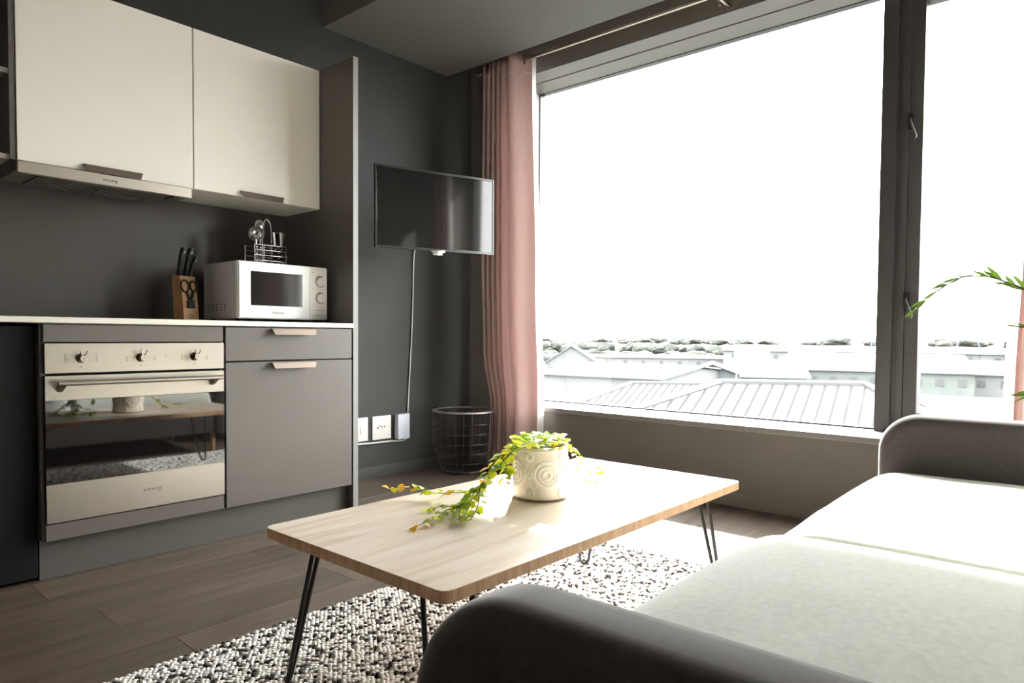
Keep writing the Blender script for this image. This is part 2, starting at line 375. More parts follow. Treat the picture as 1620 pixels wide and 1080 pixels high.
for y in (-2.585, -2.062):
    bm = BM(); prism(bm, [(.608, y-.008, .645), (.608, y-.008, .668), (.652, y-.008, .684), (.652, y-.008, .668)], (0, .016, 0)); obj('bar_bracket', bm, steel_m, hb)
for y in (-2.52, -2.326, -2.13):
    bm = BM(); cyl(bm, (.608, y, .7585), (.622, y, .7585), .0165, .0135, 24); cyl(bm, (.622, y, .7585), (.634, y, .7585), .009, .0085, 20)
    k = obj('knob', bm, red_m, ov, smooth=40)
    bm = BM(); lathe_pts = [(.0022, 0), (.0022, .003), (.0105, .003), (.0105, 0), (.0022, 0)]
    lathe(bm, lathe_pts, n=24); bmesh.ops.rotate(bm, verts=bm.verts, matrix=Matrix.Rotation(PI/2, 3, 'Y')); bmesh.ops.translate(bm, verts=bm.verts, vec=(.634, y, .7585))
    for s in (-1, 1):
        cyl(bm, (.6355, y+s*.004, .766), (.640, y+s*.011, .7855), .0022, .0026, 10)
    obj('knob_lever', bm, steel_m, k, smooth=40)
bm = BM()
for y in (-2.52, -2.326, -2.13):
    for s in (-1, 1):
        for i in range(5 if y < -2.5 else 3): box(bm, .6081, .6084, y+s*.048-.0025, y+s*.048+.0025, .747+i*.0062, .7495+i*.0062)
        for i in range(5 if y < -2.5 else 3): box(bm, .6081, .60825, min(y+s*.02, y+s*.044), max(y+s*.02, y+s*.044), .748+i*.0062, .7484+i*.0062)
    box(bm, .6081, .6084, y-.002, y+.002, .727, .731)
box(bm, .6081, .6086, -2.241, -2.235, .762, .7645)
obj('printed_marks', bm, mark_m, cpn, kind='stuff')
text('logo', 'smeg', .022, Matrix.Translation((.6083, -2.29, .268)) @ FACE_X, dsteel_m, ov, .0002, 1.5)
# drawer + door unit
bu = thing('base_cabinet', 'grey base cabinet with one drawer over one door, right of the oven', 'cabinet', (.3, -1.7, 0))
bm = BM(); box(bm, .02, .584, -2.004, -1.992, .14, .878); box(bm, .02, .584, -1.402, -1.3865, .14, .878); box(bm, .02, .584, -1.992, -1.402, .14, .155); box(bm, .02, .03, -1.992, -1.402, .135, .878); box(bm, .03, .584, -1.992, -1.402, .731, .737)
obj('carcass', bm, black_m, bu)
dr = obj('drawer', box(BM(), .584, .603, -2.0035, -1.3945, .7365, .8745, .0015, 1), grey_m, bu, smooth=40)
handle_tab(-1.811, -1.598, .868, .603, dr)
dd = obj('door', box(BM(), .584, .603, -2.0035, -1.3945, .1395, .7315, .0015, 1), grey_m, bu, smooth=40)
handle_tab(-1.812, -1.598, .7255, .603, dd)
tag(obj('plinth', box(BM(), .535, .553, -2.637, -1.3865, 0, .139), plinth_m), 'dark grey plinth board under the oven and base cabinet', 'plinth')
# black appliance under the left end of the worktop
fr = thing('undercounter_fridge', 'black under-counter appliance left of the oven, mostly out of frame', 'appliance', (.3, -2.95, 0))
obj('side_panel', box(BM(), .02, .58, -3.260, -3.244, 0, .878), panel_m, fr, label='brown-grey panel carrying the end of the worktop')
obj('fridge_body', box(BM(), .02, .52, -3.24, -2.642, .01, .868, .004), black_m, fr)
obj('fridge_door', box(BM(), .522, .560, -3.24, -2.642, .012, .868, .006), black_m, fr, smooth=40)
# wall cabinets
def wall_cab(label, y0, y1, hy0, hy1, z1=2.138):
    t = thing('wall_cabinet', label, 'cabinet', (.16, (y0+y1)/2, 1.463))
    bm = BM(); z0 = 1.463
    box(bm, .001, .310, y0, y0+.016, z0, z1); box(bm, .001, .310, y1-.016, y1, z0, z1); box(bm, .001, .310, y0+.016, y1-.016, z0, z0+.016); box(bm, .001, .310, y0+.016, y1-.016, z1-.016, z1); box(bm, .001, .008, y0+.016, y1-.016, z0+.016, z1-.016)
    obj('carcass', bm, cream_m, t)
    d = obj('door', box(BM(), .312, .330, y0+.0015, y1-.0015, z0, z1-.001, .0012, 1), cream_m, t, smooth=40)
    bm = BM(); h = .026; z = z0+.022
    prism(bm, [(.345, hy0, z), (.345, hy1, z), (.352, hy1-.010, z-h), (.352, hy0+.010, z-h)], (.0018, 0, .0006))
    box(bm, .3295, .3465, hy0, hy1, z-.001, z+.0012)
    obj('handle', bm, bronze_m, d); return t
wall_cab('cream glossy wall cabinet above the cooker hood', -2.631, -2.005, -2.424, -2.213)
wall_cab('cream glossy wall cabinet above the microwave, against the end panel', -2.003, -1.3865, -1.80, -1.59)
# open shelf unit at the left edge
os_ = thing('open_shelf_unit', 'open taupe shelf unit left of the cream wall cabinets', 'shelf unit', (.16, -2.85, 1.463))
bm = BM(); box(bm, .001, .325, -2.6495, -2.633, 1.463, 2.5); box(bm, .001, .325, -3.24, -3.224, 1.463, 2.5); box(bm, .001, .008, -3.224, -2.6495, 1.463, 2.5)
obj('carcass', bm, panel_m, os_)
for z in (1.463, 1.765, 2.12):
    obj('shelf', box(BM(), .008, .315, -3.224, -2.6495, z, z+.018), shelf_m, os_)
# cooker hood
hd = thing('cooker_hood', 'slim stainless steel cooker hood under the left cream cabinet', 'cooker hood', (.2, -2.33, 1.41))
bm = BM(); box(bm, .333, .352, -2.634, -2.022, 1.4165, 1.4575, .0015, 1); obj('front_rail', bm, hsteel_m, hd, smooth=40)
bm = BM(); box(bm, .06, .333, -2.634, -2.022, 1.425, 1.4615, .001, 1); obj('hood_body', bm, dsteel_m, hd)
bm = BM(); box(bm, .10, .318, -2.56, -2.12, 1.4175, 1.425, .001, 1)
fp = obj('filter_panel', bm, dsteel_m, hd)
bm = BM()
for i in range(22): box(bm, .115, .305, -2.55+i*.0195, -2.543+i*.0195, 1.4155, 1.4175)
obj('filter_mesh', bm, dsteel_m, fp, kind='stuff')
obj('light_strip', box(BM(), .319, .331, -2.62, -2.06, 1.4225, 1.425), chrome_m, hd, label='pale strip behind the hood front')
bm = BM()
for i in range(3): cyl(bm, (.24+.028*i, -2.08, 1.418), (.24+.028*i, -2.08, 1.426), .007, n=14)
obj('hood_buttons', bm, bplast_m, hd, smooth=40)
for y in (-2.52, -2.20): obj('lamp_lens', lathe(BM(), [(0, -.006), (.025, -.004), (.031, 0), (.031, .004)], (.19, y, 1.4165), 24), dsteel_m, hd, smooth=40)
text('logo', 'smeg', .016, Matrix.Translation((.3523, -2.335, 1.437)) @ FACE_X, black_m, hd, .0002, 1.6)

# ---------------------------------------------------------------- things on the worktop
mw = thing('microwave_oven', 'white microwave oven with two dials standing on the worktop', 'microwave', (.27, -1.64, .9))
x1, x0, ya, yb, za, zb = .43, .11, -1.864, -1.417, .916, 1.167
obj('case', box(BM(), x0, x1-.02, ya, yb, za, zb, .004), mwsilv_m, mw, smooth=40)
obj('front_frame', box(BM(), x1-.02, x1, ya, yb, za, zb, .005), mwhite_m, mw, smooth=40)
md = obj('door', box(BM(), x1, x1+.010, ya+.003, yb-.098, za+.004, zb-.003, .003), mwhite_m, mw, smooth=40)
obj('door_window', box(BM(), x1+.0100, x1+.0112, -1.808, -1.553, .974, 1.124, .0005, 1), mwwin_m, md, label='dark reflective door window')
cpn2 = obj('control_panel', box(BM(), x1, x1+.009, yb-.096, yb-.003, za+.004, zb-.003, .003), mwhite_m, mw, smooth=40)
for z in (1.098, 1.02):
    bm = BM(); cyl(bm, (x1+.009, -1.456, z), (x1+.0105, -1.456, z), .0265, n=32); k0 = obj('dial_ring', bm, mark_m, mw, smooth=40)
    bm = BM(); cyl(bm, (x1+.0105, -1.456, z), (x1+.024, -1.456, z), .0235, .0205, 32); box(bm, x1+.024, x1+.027, -1.458, -1.454, z-.017, z+.017)
    obj('dial', bm, mwhite_m, mw, smooth=40)
bm = BM()
for r in range(3):
    for c in range(5): box(bm, .155+c*.038, .172+c*.038, ya-.0006, ya+.0004, .952+r*.0115+(c % 2)*.003, .9555+r*.0115+(c % 2)*.003)
obj('vent_slots', bm, black_m, mw, kind='stuff')
bm = BM()
for z, y0_, y1_ in ((1.138, -1.508, -1.488), (1.061, -1.504, -1.494), (1.061, -1.438, -1.424), (.983, -1.500, -1.492), (.98, -1.472, -1.464), (.962, -1.5, -1.425), (.937, -1.5, -1.425)):
    box(bm, x1+.0090, x1+.0094, y0_, y1_, z, z+.0012)
obj('printed_marks', bm, mark_m, cpn2, kind='stuff')
bm = BM(); tube(bm, [(.135, ya-.0005, 1.135), (.345, ya-.0005, 1.135), (.372, ya-.0005, 1.125), (.384, ya-.0005, 1.10), (.384, ya-.0005, .93)], .0014, 6); obj('pressed_groove', bm, mwsilv_m, mw)
for x in (.14, .39):
    for y in (ya+.03, yb-.03): obj('foot', cyl(BM(), (x, y, .9), (x, y, .917), .012, n=12), black_m, mw, smooth=40)
text('logo', 'Hisense', .016, Matrix.Translation((x1+.0104, -1.679, .944)) @ FACE_X, mark_m, mw, .0002, 1.15)

# knife block
kb = thing('knife_block', 'slanted light wood knife block standing left of the microwave', 'knife block', (.24, -1.985, .9))
bm = BM(); y0, y1 = -2.030, -1.966
prism(bm, [(.185, y0, .9), (.285, y0, .9), (.272, y0, 1.005), (.245, y0, 1.096), (.165, y0, 1.106)], (0, y1-y0, 0))
obj('block_body', bm, bwood_m, kb)
text('logo', 'Qı', .024, Matrix.Translation((.2832, -2.000, .922)) @ Matrix.Rotation(math.radians(-7.1), 4, 'Y') @ FACE_X, mark_m, kb, .0003)
for i, (y, x, h, lab) in enumerate(((-2.012, .190, .140, 'largest black-handled knife at the left of the block'), (-1.994, .205, .140, 'black-handled knife in the middle of the block'), (-1.976, .215, .105, 'shorter black-handled knife nearest the microwave'))):
    k = thing('kitchen_knife', lab, 'knife', (x, y, 1.1), group=None)
    d = Vector((.10, .10+.06*i, 1)).normalized(); p = Vector((x, y, 1.085)); q = d.orthogonal()
    pts = [p+d*h*t+Vector((w, 0, 0)) for t, w in ((0, 0), (.2, .001), (.5, -.001), (.8, 0), (.95, .004), (1, .008))]
    bm = BM(); rings = []
    for t, pp in zip((0, .2, .5, .8, .95, 1), pts):
        a, b = (.015, .0105) if t < .9 else (.017 if t < 1 else .010, .010)
        rings.append([bm.verts.new(pp+Vector((a*math.cos(2*PI*j/10), b*math.sin(2*PI*j/10), 0))) for j in range(10)])
    for r_, s_ in zip(rings[:-1], rings[1:]):
        for j in range(10): bm.faces.new((r_[j], r_[(j+1) % 10], s_[(j+1) % 10], s_[j]))
    bm.faces.new(rings[-1]); bm.faces.new(rings[0][::-1])
    obj('grip', bm, bplast_m, k, smooth=60)
    bm = BM(); e = pts[4]+Vector((.009, .003, -.008)); tube(bm, [e, e-d*.012], .0042, 8); tube(bm, [pts[0]+Vector((.0125, 0, .004)), pts[2]+Vector((.0125, 0, 0)), pts[3]+Vector((.012, 0, 0))], .0012, 6)
    obj('rivets', bm, chrome_m, k, smooth=60, kind='stuff')
    obj('blade', box(BM(), x-.012, x+.012, y-.001, y+.001, 1.0, 1.09), chrome_m, k)
sc = thing('kitchen_scissors', 'black-handled scissors hanging on the front of the knife block', 'scissors', (.27, -2.0, 1.0))
bm = BM()
n_ = Vector((.965, 0, .26)); up_ = Vector((-.26, 0, .965)); c0 = Vector((.2615, -1.998, 1.022))
def sc_pt(a, b, o=0): return c0+Vector((0, a, 0))+up_*b+n_*(.008+o)
for s, ca in ((-1, -.0165), (1, .0175)):
    rr = (.0165, .027) if s < 0 else (.013, .023)
    tube(bm, [sc_pt(ca+rr[0]*math.cos(2*PI*i/20), .030+rr[1]*math.sin(2*PI*i/20), .001*s) for i in range(20)], .0042, 8, True)
    tube(bm, [sc_pt(ca*.9, .006), sc_pt(ca*.45, -.02), sc_pt(-ca*.1, -.045)], .006, 8)
obj('scissor_handles', bm, bplast_m, sc, smooth=60)
bm = BM(); box(bm, -.012, .012, -.014, .004, -.032, -.004, .003); bmesh.ops.transform(bm, matrix=Matrix.Translation(sc_pt(0, -.035, -.002)) @ Matrix.Rotation(math.radians(-20), 4, 'Y'), verts=bm.verts)
bm.free(); bm = BM(); q4 = [sc_pt(-.014, -.035, -.006), sc_pt(.014, -.035, -.006), sc_pt(.014, -.068, -.006), sc_pt(-.014, -.068, -.006)]; prism(bm, q4, n_*.012)
obj('sheath', bm, bplast_m, sc)

# wire utensil caddy on the microwave
uc = thing('utensil_caddy', 'chrome wire utensil caddy with a looped handle standing on the microwave', 'utensil holder', (.24, -1.625, 1.1675))
bm = BM(); zt0 = 1.169; W0, W1, D0, D1 = -1.708, -1.548, .20, .29
for z in (zt0, 1.192, 1.216, 1.240, 1.264):
    for a in (W0, ):
        tube(bm, [(D1, W0, z), (D1, W1, z), (D0, W1, z), (D0, W0, z)], .0018, 6, True)
for x, y in ((D1, W0), (D1, W1), (D0, W0), (D0, W1), (D1, -1.662)):
    tube(bm, [(x, y, zt0), (x, y, 1.266)], .0020, 6)
for y in (-1.69, -1.67, -1.65, -1.63, -1.61, -1.59, -1.57): tube(bm, [(D0, y, zt0), (D1, y, zt0)], .0014, 6)
obj('wire_basket', bm, chrome_m, uc, smooth=60)
bm = BM(); tube(bm, smooth_path([(.245, -1.645, zt0), (.245, -1.645, 1.33), (.245, -1.638, 1.372), (.245, -1.622, 1.392), (.245, -1.606, 1.372), (.245, -1.600, 1.33), (.245, -1.600, zt0)], 5), .0026, 8)
obj('carry_handle', bm, chrome_m, uc, smooth=60)
def utensil(name, label, x, y, kind, tilt=(0, 0), htop=1.275):
    t = thing(name, label, 'utensil', (x, y, 1.172))
    bm = BM(); d = Vector((tilt[0], tilt[1], 1)).normalized(); p = Vector((x, y, 1.174)); L = (htop-1.174)
    box(bm, -.007, .007, -.009, .009, 0, L, .004); 
    bmesh.ops.transform(bm, matrix=Matrix.Translation(p) @ Vector((0, 0, 1)).rotation_difference(d).to_matrix().to_4x4(), verts=bm.verts)
    g = obj('grip', bm, bplast_m, t, smooth=60)
    bm = BM()
    for k in (.15, .5, .85): cyl(bm, p+d*L*k+Vector((.0065, 0, 0)), p+d*L*k+Vector((.0082, 0, 0)), .003, n=10)
    obj('rivets', bm, chrome_m, g, smooth=40, kind='stuff')
    e = p+d*L; bm = BM()
    if kind == 'ladle':
        tube(bm, [e-d*.01, e+d*.02], .006, 10)
        c = e+d*.048+Vector((.004, 0, 0)); prof = [(0, -.030)]+[(.031*math.sin(a), -.030*math.cos(a)) for a in [PI/2*i/8 for i in range(1, 9)]]
        lathe(bm, prof+[(.029, 0)]+[(.029*math.sin(a), -.028*math.cos(a)) for a in [PI/2*(8-i)/8 for i in range(1, 8)]]+[(0, -.028)], (0, 0, 0), 24)
        vs = [v for v in bm.verts if v.co.length < .05]
        bmesh.ops.transform(bm, matrix=Matrix.Translation(c) @ Matrix.Rotation(math.radians(-38), 4, 'Z') @ Matrix.Rotation(math.radians(80), 4, 'Y') @ Matrix.Scale(1.15, 4), verts=vs)
    elif kind == 'spoon':
        tube(bm, [e-d*.01, e+d*.035], .004, 10)
        c = e+d*.075; vs0 = set(bm.verts)
        bmesh.ops.create_uvsphere(bm, u_segments=20, v_segments=12, radius=1)
        vs = [v for v in bm.verts if v not in vs0]
        bmesh.ops.transform(bm, matrix=Matrix.Translation(c) @ Matrix.Rotation(.25, 4, 'X') @ Matrix.Diagonal((.008, .029, .044, 1)), verts=vs)
    else:
        prism(bm, [e+Vector((0, -.007, -.004)), e+Vector((0, .007, -.004)), e+Vector((0, .009, .03)), e+Vector((0, .016, .062)), e+Vector((0, -.012, .066)), e+Vector((0, -.008, .03))], (.003, 0, .001))
    obj('head', bm, chrome_m, t, smooth=50); return t
utensil('ladle', 'shiny steel ladle at the left of the utensil caddy', .268, -1.690, 'ladle', (0, 0), 1.268)
utensil('serving_spoon', 'steel serving spoon behind the ladle in the caddy', .222, -1.650, 'spoon', (0, .05), 1.272)
utensil('fish_slice', 'steel turner at the right end of the utensil caddy', .272, -1.562, 'slice', (0, 0), 1.268)
utensil('turner', 'steel utensil standing beside the turner in the caddy', .25, -1.580, 'slice', (0, -.04), 1.268)

# ---------------------------------------------------------------- television, bracket, cable, sockets
tv_c = Vector((.490, -.7515, 1.523)); wd = Vector((.19, .70, .0095)).normalized(); tv_rot = math.atan2(wd.y, wd.x)-PI/2
tv = thing('television', 'flat black television on a swivel arm turned towards the sofa', 'television', tv_c, tv_rot)
tv.rotation_euler = (.012, .012, tv_rot)
Wt, Ht = .728, .430
def loc_obj(name, bm, m, parent, **k): return obj(name, bm, m, parent, local=True, **k)
bm = BM(); t_ = .012
for b_ in ((-Wt/2, -Wt/2+t_, -Ht/2, Ht/2), (Wt/2-t_, Wt/2, -Ht/2, Ht/2), (-Wt/2+t_, Wt/2-t_, Ht/2-t_, Ht/2), (-Wt/2+t_, Wt/2-t_, -Ht/2, -Ht/2+.015)): box(bm, -.012, .003, b_[0], b_[1], b_[2], b_[3], .0015, 1)
loc_obj('bezel', bm, mat('glossy_dark_bezel', (.03, .03, .032), .15, spec=.8), tv, smooth=40)
loc_obj('screen', box(BM(), -.011, -.0005, -Wt/2+t_, Wt/2-t_, -Ht/2+.015, Ht/2-t_), screen_m, tv)
loc_obj('rear_housing', box(box(BM(), -.032, -.012, -Wt/2+.01, Wt/2-.01, -Ht/2+.01, Ht/2-.01, .008), -.065, -.032, -.26, .26, -.17, .10, .012), bplast_m, tv, smooth=40)
bm = BM(); box(bm, -.006, .008, -.042, .042, -Ht/2-.008, -Ht/2+.006, .003); box(bm, -.020, .002, -.030, .030, -Ht/2-.022, -Ht/2-.006, .004)
loc_obj('sensor_bar', bm, chrome_m, tv, label='chrome sensor bump under the screen', smooth=40)
wb = thing('tv_wall_bracket', 'black swivel arm holding the television off the wall', 'bracket', (0, -.72, 1.5))
bm = BM(); box(bm, .001, .012, -.77, -.67, 1.40, 1.62, .002, 1); obj('wall_plate', bm, bplast_m, wb)
bm = BM(); cyl(bm, (.025, -.72, 1.44), (.025, -.72, 1.58), .013); box(bm, .011, .03, -.733, -.707, 1.45, 1.57); tube(bm, [(.03, -.72, 1.51), (.22, -.60, 1.51)], .014, 8); cyl(bm, (.22, -.60, 1.475), (.22, -.60, 1.545), .018); tube(bm, [(.22, -.60, 1.50), (.395, -.725, 1.50)], .014, 8); cyl(bm, (.40, -.727, 1.46), (.40, -.727, 1.54), .015)
obj('swivel_arm', bm, bplast_m, wb, smooth=40)
tag(obj('television_cable', tube(BM(), smooth_path([(.34, -.79, 1.40), (.22, -.68, 1.36), (.05, -.52, 1.385), (.010, -.507, 1.33), (.008, -.513, 1.05), (.008, -.520, .887), (.008, -.536, .62), (.008, -.549, .416), (.008, -.553, .34), (.008, -.556, .25), (.012, -.566, .205)], 6), .0042, 8), cable_m, smooth=60), 'long white cable hanging down the wall from the television', 'cable')
tag(obj('extension_cable', tube(BM(), smooth_path([(.012, -.556, .212), (.012, -.60, .200), (.010, -.68, .205), (.010, -.80, .207), (.010, -.93, .212)], 6), .0055, 8), cable_m, smooth=60), 'white cable running along the wall under the sockets', 'cable')
def socket(label, y0, y1, z0, z1, x1_, m, holes=0):
    t = thing('wall_socket' if holes >= 0 else 'plug_adapter', label, 'socket' if holes >= 0 else 'adapter', (0, (y0+y1)/2, (z0+z1)/2))
    obj('plate', box(BM(), .0, x1_, y0, y1, z0, z1, .003), m, t, smooth=40)
    yc, zc = (y0+y1)/2-.010, (z0+z1)/2+.006
    if holes == 4:
        for dy, dz, r in ((-.020, -.006, .0052), (-.007, .006, .0045), (.009, -.002, .0045), (.030, -.002, .0045)):
            obj('socket_hole', cyl(BM(), (x1_-.001, yc+dy, zc+dz), (x1_+.0006, yc+dy, zc+dz), r, n=16), black_m, t)
    if holes == 1: obj('rocker_switch', box(BM(), x1_, x1_+.004, yc-.012+.012, yc+.018, zc-.028, zc+.012, .002), m, t, smooth=40)
    return t
socket('white wall switch plate next to the end panel', -.945, -.855, .226, .364, .010, whiteplug_m, 1)
socket('white wall socket with four round holes, middle plate of three', -.821, -.684, .224, .364, .010, whiteplug_m, 4)
socket('bluish white plug adapter box at the end of the hanging cable', -.650, -.560, .214, .366, .038, blueplug_m, -1)

# ---------------------------------------------------------------- wire basket
bk = thing('wire_basket', 'dark round wire basket with a pale metal rim in the room corner', 'basket', (.248, -.300, 0))
bc = Vector((.248, -.300, 0)); RT, RB, HB = .195, .128, .384
def brad(z):
    t = z/HB; return RB+(RT-RB)*min(1, (t/.45))**.7 if t < .45 else RT-.004+.004*t
bm = BM(); lathe(bm, [(RT-.016, HB+.003), (RT+.004, HB+.001), (RT+.006, HB-.006), (RT-.006, HB-.010), (RT-.018, HB-.003), (RT-.016, HB+.003)], bc, 56); obj('rim', bm, rimw_m, bk, smooth=60)
for i in range(24):
    a = 2*PI*i/24; bm = BM(); tube(bm, [bc+Vector((brad(z)*math.cos(a), brad(z)*math.sin(a), z)) for z in (.006, .03, .06, .09, .12, .17, .24, .31, HB-.006)], .0017, 5); obj('upright_wire', bm, wire_m, bk)
for z in (.006, .07, .13, .19, .25, .31):
    bm = BM(); tube(bm, [bc+Vector((brad(z)*math.cos(2*PI*i/40), brad(z)*math.sin(2*PI*i/40), z)) for i in range(40)], .0013, 5, True); obj('hoop_wire', bm, wire_m, bk)
obj('base_plate', lathe(BM(), [(0, .004), (RB, .004), (RB+.003, .012), (RB, .016), (0, .010)], bc, 40), wire_m, bk, smooth=40)

# ---------------------------------------------------------------- curtains and rod
rod = thing('curtain_rod', 'brushed metal curtain rod in the ceiling recess above the windows', 'curtain rod', (1.8, -.12, 2.515))
obj('rod_tube', cyl(BM(), (.205, -.12, 2.517), (3.62, -.12, 2.512), .0125, n=20), rod_m, rod, smooth=40)
for x in (.20, 3.63): obj('finial', cyl(BM(), (x-.022, -.12, 2.515), (x+.010, -.12, 2.515), .016, n=16), rod_m, rod, smooth=40)
for x in (.24, 1.806, 3.58):
    bm = BM(); box(bm, x-.006, x+.006, -.122, -.0, 2.490, 2.502, .002); cyl(bm, (x-.006, -.12, 2.503), (x+.006, -.12, 2.503), .02, n=16); box(bm, x-.015, x+.015, -.004, 0, 2.478, 2.54); tube(bm, [(x, -.12, 2.485), (x+.004, -.118, 2.455)], .004, 8)
    obj('rod_bracket', bm, rod_m, rod, smooth=40)

def curtain(name, label, xl, xr, lined, folds, grommet_x):
    """xl, xr: functions of height giving the two edges; folds: (fraction, depth) key list along the cloth"""
    t = thing(name, label, 'curtain', ((xl(0)+xr(0))/2, -.12, .02))
    NU, NV = 150, 46
    def sheet(dx0, dx1, dy, low=0.):
        bm = BM(); vs = []
        for j in range(NV+1):
            z = .015+(2.552-.015)*j/NV; row = []; ex = dx1+low*max(0, 1-z/2.2)
            for i in range(NU+1):
                u = i/NU; x = xl(z)+dx0+(xr(z)+ex-xl(z)-dx0)*u
                row.append(bm.verts.new((x, -.118+dy+folds(u, z), z)))
            vs.append(row)
        for j in range(NV):
            for i in range(NU): bm.faces.new((vs[j][i], vs[j][i+1], vs[j+1][i+1], vs[j+1][i]))
        return bm
    c = obj('curtain_cloth', sheet(0, 0, 0), curt_m, t, smooth=180)
    md_ = c.modifiers.new('thickness', 'SOLIDIFY'); md_.thickness = .0016
    obj('lining', sheet(*lined), lining_m, t, label='white lining behind the pink cloth', smooth=180)
    bm = BM()
    vs = []
    for j, z in enumerate((2.432, 2.436)):
        row = []
        for i in range(NU+1):
            u = i/NU; x = xl(z)+(xr(z)-xl(z))*u; row.append(bm.verts.new((x, -.1205+folds(u, z), z)))
        vs.append(row)
    for i in range(NU): bm.faces.new((vs[0][i], vs[0][i+1], vs[1][i+1], vs[1][i]))
    obj('hem_stitching', bm, lining_m, t)
    for gx in grommet_x:
        bm = BM(); u = (gx-xl(2.515))/(xr(2.515)-xl(2.515)); y = -.118+folds(u, 2.515)
        lathe(bm, [(.017, -.004), (.029, -.004), (.031, 0), (.029, .004), (.017, .004), (.017, -.004)], n=28)
        bmesh.ops.transform(bm, matrix=Matrix.Translation((gx, y-.002, 2.515)) @ Matrix.Rotation(math.radians(62), 4, 'Z') @ Matrix.Rotation(PI/2, 4, 'Y') , verts=bm.verts)
        obj('grommet', bm, bronze_m, t, smooth=40)
    return t
def lerpk(z, keys):
    for (a, va), (b, vb) in zip(keys[:-1], keys[1:]):
        if z <= b: t = (z-a)/(b-a); t = t*t*(3-2*t); return va+(vb-va)*t
    return keys[-1][1]
def foldL(u, z):
    # narrow folds over the first part of the cloth, one broad panel on the right
    if u < .44: k = math.sin(u/.44*2*PI*4-PI/2)*.034-.004
    else:
        v = (u-.44)/.56; k = -.038-.016*math.sin(v*PI)+.012*math.sin(v*2*PI*1.5)*min(1, v*4)+.066*max(0, (v-.45)/.55)**1.6
    low = max(0, 1-z/1.2)
    return k*(1-.25*low)+.010*math.sin(z*2.3+u*7)*(.3+low)*.6+.008*math.sin(u*23+z*1.1)*low
curtain('curtain', 'dusty pink eyelet curtain gathered at the left end of the large window',
        lambda z: lerpk(z, [(0, .31), (.40, .325), (.75, .268), (1.4, .256), (2.56, .262)]), lambda z: lerpk(z, [(0, .665), (.45, .675), (1.2, .645), (2.56, .606)]), (.0, .003, .032, .024), foldL, (.300, .352, .570))
def foldR(u, z): return .038*math.sin(u*2*PI*4.5+.4)+.008*math.sin(z*1.7+u*5)
curtain('curtain', 'dusty pink eyelet curtain at the right edge, half behind the palm',
        lambda z: lerpk(z, [(0, 3.005), (.6, 3.012), (1.3, 3.030), (2.56, 3.10)]), lambda z: 3.52, (-.035, 0, .020), foldR, (3.14, 3.24, 3.34, 3.44))

# ---------------------------------------------------------------- rug
rug = thing('rug', 'chunky woven white, grey and brown wool rug under the coffee table', 'rug', (2.1, -2.0, 0))
RX0, RX1, RY0, RY1 = 1.50, 2.74, -3.05, -.975
obj('backing', box(BM(), RX0+.006, RX1-.006, RY0+.006, RY1-.006, .0008, .0065), rugw_m, rug)
ico = BM(); bmesh.ops.create_icosphere(ico, subdivisions=1, radius=1); ico.verts.ensure_lookup_table()
IV = [v.co.copy() for v in ico.verts]; IF = [tuple(v.index for v in f.verts) for f in ico.faces]; ico.free()
buckets = {'w': ([], []), 'g': ([], []), 'd': ([], [])}
rr = random.Random(3); sx, sy = .0098, .0140
ny = int((RY1-RY0)/sy); nx = int((RX1-RX0)/sx)
for iy in range(ny):
    for ix in range(nx):
        x = RX0+(ix+.5+rr.uniform(-.2, .2))*sx; y = RY0+(iy+.5*(ix % 2)+.25+rr.uniform(-.15, .15))*sy
        nzv = noise.noise(Vector((x*62, y*50, 0)))+rr.uniform(-.55, .55)
        k = 'w' if nzv < .20 else ('g' if nzv < .34 else 'd')
        V, F = buckets[k]; b = len(V); a = rr.choice((.6, -.6))+rr.uniform(-.9, .9); ca, sa = math.cos(a), math.sin(a)
        lx, ly, lz = .0058*rr.uniform(.8, 1.15), .0090*rr.uniform(.75, 1.2), .0058*rr.uniform(.75, 1.25)
        if k == 'd': lx *= .82; ly *= .8
        for v in IV:
            px, py, pz = v.x*lx, v.y*ly, v.z*lz
            V.append((x+px*ca-py*sa-2.1, y+px*sa+py*ca+2.0, .0088+pz+.0012))
        F.extend([(f[0]+b, f[1]+b, f[2]+b) for f in IF])
for k, nm, m_ in (('w', 'white_loops', rugw_m), ('g', 'grey_loops', rugg_m), ('d', 'dark_loops', rugd_m)):
    me = bpy.data.meshes.new(nm); me.from_pydata(buckets[k][0], [], buckets[k][1]); me.materials.append(m_); me.polygons.foreach_set('use_smooth', [True]*len(me.polygons))
    o = bpy.data.objects.new(nm, me); COL.objects.link(o); o.parent = rug; o['kind'] = 'stuff'

# ---------------------------------------------------------------- coffee table
TX0, TX1, TY0, TY1, TZ0, TZ1 = 1.821, 2.432, -2.514, -1.255, .3775, .401
ct = thing('coffee_table', 'oak-topped coffee table on black hairpin legs standing on the rug', 'table', ((TX0+TX1)/2, (TY0+TY1)/2, .015))
def rrect(x0, x1, y0, y1, r, n=6):
    out = []
    for cx, cy, a0 in ((x1-r, y1-r, 0), (x0+r, y1-r, PI/2), (x0+r, y0+r, PI), (x1-r, y0+r, 3*PI/2)):
        for i in range(n+1): a = a0+PI/2*i/n; out.append((cx+r*math.cos(a), cy+r*math.sin(a)))
    return out
pts = rrect(TX0, TX1, TY0, TY1, .022)
bm = BM(); prism(bm, [(x, y, TZ0) for x, y in pts], (0, 0, TZ1-TZ0-.0012)); obj('edge_band', bm, tedge_m, ct, label='darker oak edge band around the top', smooth=30)
bm = BM(); prism(bm, [(x, y, TZ1-.0012) for x, y in rrect(TX0+.0006, TX1-.0006, TY0+.0006, TY1-.0006, .0215)], (0, 0, .0012)); obj('tabletop', bm, table_m, ct)
cxm, cym = (TX0+TX1)/2, (TY0+TY1)/2
